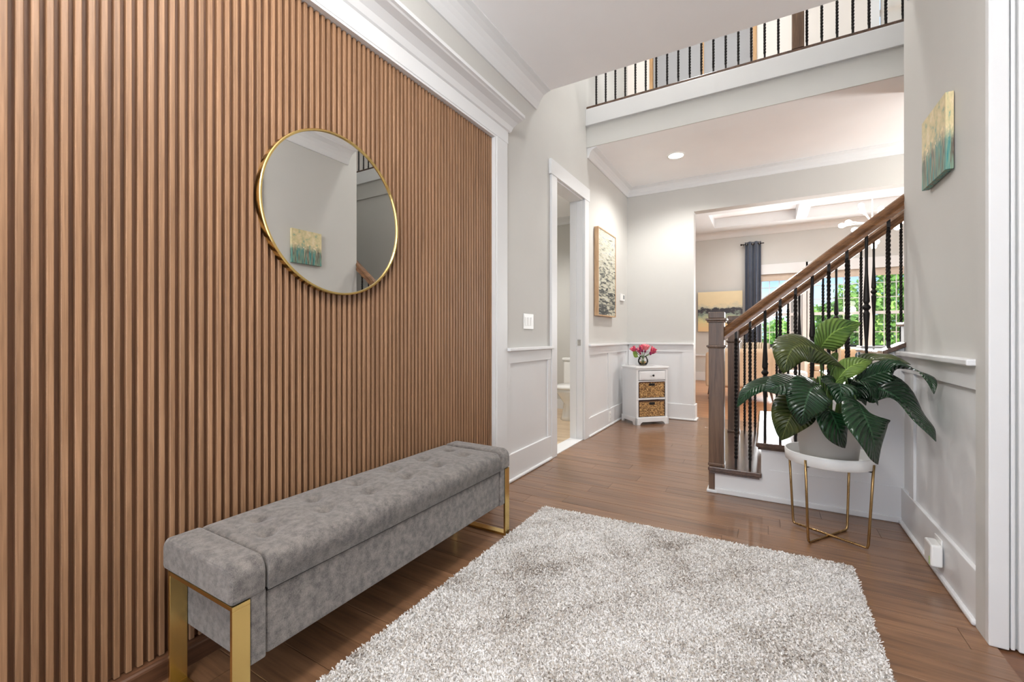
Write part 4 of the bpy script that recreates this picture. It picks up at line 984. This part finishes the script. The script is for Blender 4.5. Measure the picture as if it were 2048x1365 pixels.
# seating
def armchair(name, label, loc, rz, wd, mat, legs=True):
    o_ = root(name, label, 'armchair', loc, rz)
    h2 = wd / 2
    MB().prism([(h2 * s, y_) for s, y_ in ((-1, .36), (-1.02, .30), (-.98, -.30), (-.9, -.36), (.9, -.36), (.98, -.30), (1.02, .30), (1, .36))], 'z', .20, .42).build('seat_base', mat, o_, local=True, bevel=.03, seg=3)
    MB().prism([(-.40, .22), (-.30, .22), (-.24, .80), (-.36, .86), (-.44, .80)], 'x', -h2 * .93, h2 * .93).build('backrest', mat, o_, local=True, bevel=.035, seg=4)
    for s in (-1, 1):
        MB().prism([(-.42, .22), (.34, .22), (.36, .56), (-.2, .64), (-.44, .80)], 'x', *sorted((s * h2 * .84, s * h2 * 1.03))).build('arm', mat, o_, local=True, bevel=.03, seg=3)
    MB().box(-h2 * .82, h2 * .82, -.24, .33, .42, .52).build('seat_cushion', mat, o_, local=True, bevel=.035, seg=3)
    for sx in (-1, 1):
        for sy in (-1, 1): MB().tube([(sx * h2 * .86, sy * .28, .21), (sx * h2 * .93, sy * .33, 0)], [.022, .012], 8).build('leg', M['stairwood'], o_, local=True)
    return o_
armchair('armchair', 'wide beige armchair behind the newel post, seen from behind', (-.40, 8.35, 0), 0.12, 1.0, M['beige'])
armchair('armchair', 'beige armchair below the middle window behind the railing', (1.15, 9.9, 0), PI, .95, M['beige'])
armchair('armchair', 'teal chair in the living room between the balusters', (1.27, 8.35, 0), .3, .5, M['teal'])
armchair('armchair', 'beige armchair far right under the right window', (2.3, 10.2, 0), PI - .5, .8, M['beige'])
def pillow(label, loc, rz, mat):
    o_ = root('throw_pillow', label, 'pillow', loc, rz)
    n_ = 14; vs_ = []
    for sgn in (1, -1):
        for j in range(n_ + 1):
            for i in range(n_ + 1):
                a, b_ = i / n_ * 2 - 1, j / n_ * 2 - 1; t_h = .075 * ((1 - a ** 4) * (1 - b_ ** 4)) ** .5
                k_ = 1 - .08 * (a * a * b_ * b_) ; vs_.append((a * .21 * k_, sgn * t_h, .21 + b_ * .21 * k_))
    q_ = (n_ + 1) ** 2
    fs = [(j * (n_ + 1) + i, j * (n_ + 1) + i + 1, (j + 1) * (n_ + 1) + i + 1, (j + 1) * (n_ + 1) + i) for j in range(n_) for i in range(n_)]
    fs += [tuple(q_ + i for i in f)[::-1] for f in fs]
    MB().add(vs_, fs).build('cover', mat, o_, local=True, smooth=True)
t = NT('striped_pillow'); v = t.coord((1, 1, 1)); wv = t.add('ShaderNodeTexWave'); wv.inputs['Scale'].default_value = 9; wv.inputs['Distortion'].default_value = 1.5; t.link(v, wv.inputs['Vector'])
t.link(t.ramp(wv.outputs['Color'], [(.35, srgb(226, 212, 190)), (.6, srgb(160, 142, 116))]), t.b.inputs['Base Color']); t.set(Roughness=.9); M['stripe'] = t.m
pillow('striped beige throw pillow on the wide beige armchair', (-.14, 8.27, .53), -.1, M['stripe'])
pillow('striped throw pillow on the armchair below the middle window', (1.0, 9.98, .53), .2, M['stripe'])
stl = root('round_stool', 'white round stool beside the wide beige armchair', 'stool', (.40, 8.98, 0))
MB().lathe([(0, .0), (.20, .0), (.22, .03), (.24, .22), (.22, .42), (.19, .45), (0, .45)], (.40, 8.98, 0), 28).build('drum', M['plastic'], stl, smooth=True)

# ------------------------------------------------------------------ garden outside the windows
struct(box(-25, 30, 11.6, 60, -.7, -.6).build('ground_lawn', M['lawn']), 'green lawn outside the windows', 'lawn')
fc = root('garden_fence', 'dark horizontal rail fence outside the left window', 'fence', (1, 15.5, -.6))
for q_ in range(3): MB().box(-4, 7, 15.48, 15.53, .12 + .27 * q_, .27 + .27 * q_).build('fence_rail', M['black'], fc)
for q_ in range(6): MB().box(-4 + 2.1 * q_, -3.9 + 2.1 * q_, 15.46, 15.6, -.6, .85).build('fence_post', M['black'], fc)
def tree(label, x, y_, z0, rx, rz, mat, n=5200, name='tree', trunk=True):
    o_ = root(name, label, 'tree' if trunk else 'shrub', (x, y_, -.6))
    cen = rng.normal(0, 1, (26, 3)); cen /= np.linalg.norm(cen, axis=1)[:, None]; cen *= (rng.random((26, 1)) ** .5) * np.array([rx, rx * .8, rz]) * .75
    pk = rng.integers(0, 26, n); dirs = rng.normal(0, 1, (n, 3)); dirs /= np.linalg.norm(dirs, axis=1)[:, None]
    pos = cen[pk] + dirs * (.32 * rx * (.75 + .35 * rng.random((n, 1)))) * np.array([1, 1, .9])
    s_ = .05 + .07 * rng.random(n); a1 = rng.normal(0, 1, (n, 3)); a1 /= np.linalg.norm(a1, axis=1)[:, None]; a2 = np.cross(a1, dirs); a2 /= (np.linalg.norm(a2, axis=1)[:, None] + 1e-9)
    V_ = np.empty((n, 4, 3)); c0 = pos + np.array([0, 0, z0 + .6])
    V_[:, 0] = c0 - a1 * s_[:, None]; V_[:, 1] = c0 + a2 * s_[:, None] * .6; V_[:, 2] = c0 + a1 * s_[:, None]; V_[:, 3] = c0 - a2 * s_[:, None] * .6
    me_ = bpy.data.meshes.new('crown'); me_.vertices.add(n * 4); me_.loops.add(n * 4); me_.polygons.add(n)
    me_.vertices.foreach_set('co', V_.ravel()); me_.loops.foreach_set('vertex_index', np.arange(n * 4, dtype=np.int32)); me_.polygons.foreach_set('loop_start', np.arange(0, n * 4, 4, dtype=np.int32)); me_.update(calc_edges=True)
    tn = np.clip(.5 + rng.normal(0, .25, n), 0, 1).astype(np.float32)
    q_ = me_.attributes.new('tone', 'FLOAT', 'FACE'); q_.data.foreach_set('value', tn); me_.materials.append(mat)
    c_ = bpy.data.objects.new('crown', me_); C.objects.link(c_); c_.parent = o_; c_['kind'] = 'stuff'
    pts = [Vector((x, y_, -.6)), Vector((x + .05, y_, z0 * .4)), Vector((x, y_, z0 + rz * .3))]
    MB().tube(bez(pts, 6), [.12 * rx / 1.6 * (1 - .12 * i) for i in range(7)], 8).build('trunk', M['bark'], o_, smooth=True)
tree('low leafy tree outside the left window', .55, 18.6, .7, 1.5, 1.1, M['fol2'])
tree('small tree left of the view outside the left window', -1.3, 20.5, .6, 1.8, 1.2, M['fol1'])
tree('broad bright tree outside the middle window', 2.4, 19.0, 1.2, 1.7, 1.7, M['fol1'])
tree('tall tree between the middle and right windows', 4.4, 20.0, 1.9, 1.9, 2.3, M['fol1'])
tree('tall bright tree outside the right window', 6.4, 19.2, 2.0, 1.9, 2.4, M['fol2'])
tree('rounded tree filling the view right of the stairs', 8.2, 20.5, 2.0, 2.0, 2.5, M['fol1'])
tree('pale green shrub below the middle window', 2.9, 16.6, -.1, 1.0, .6, M['fol2'], 3000, 'shrub', False)
tree('pale green shrub below the right window', 4.9, 16.8, .0, 1.1, .7, M['fol2'], 3000, 'shrub', False)
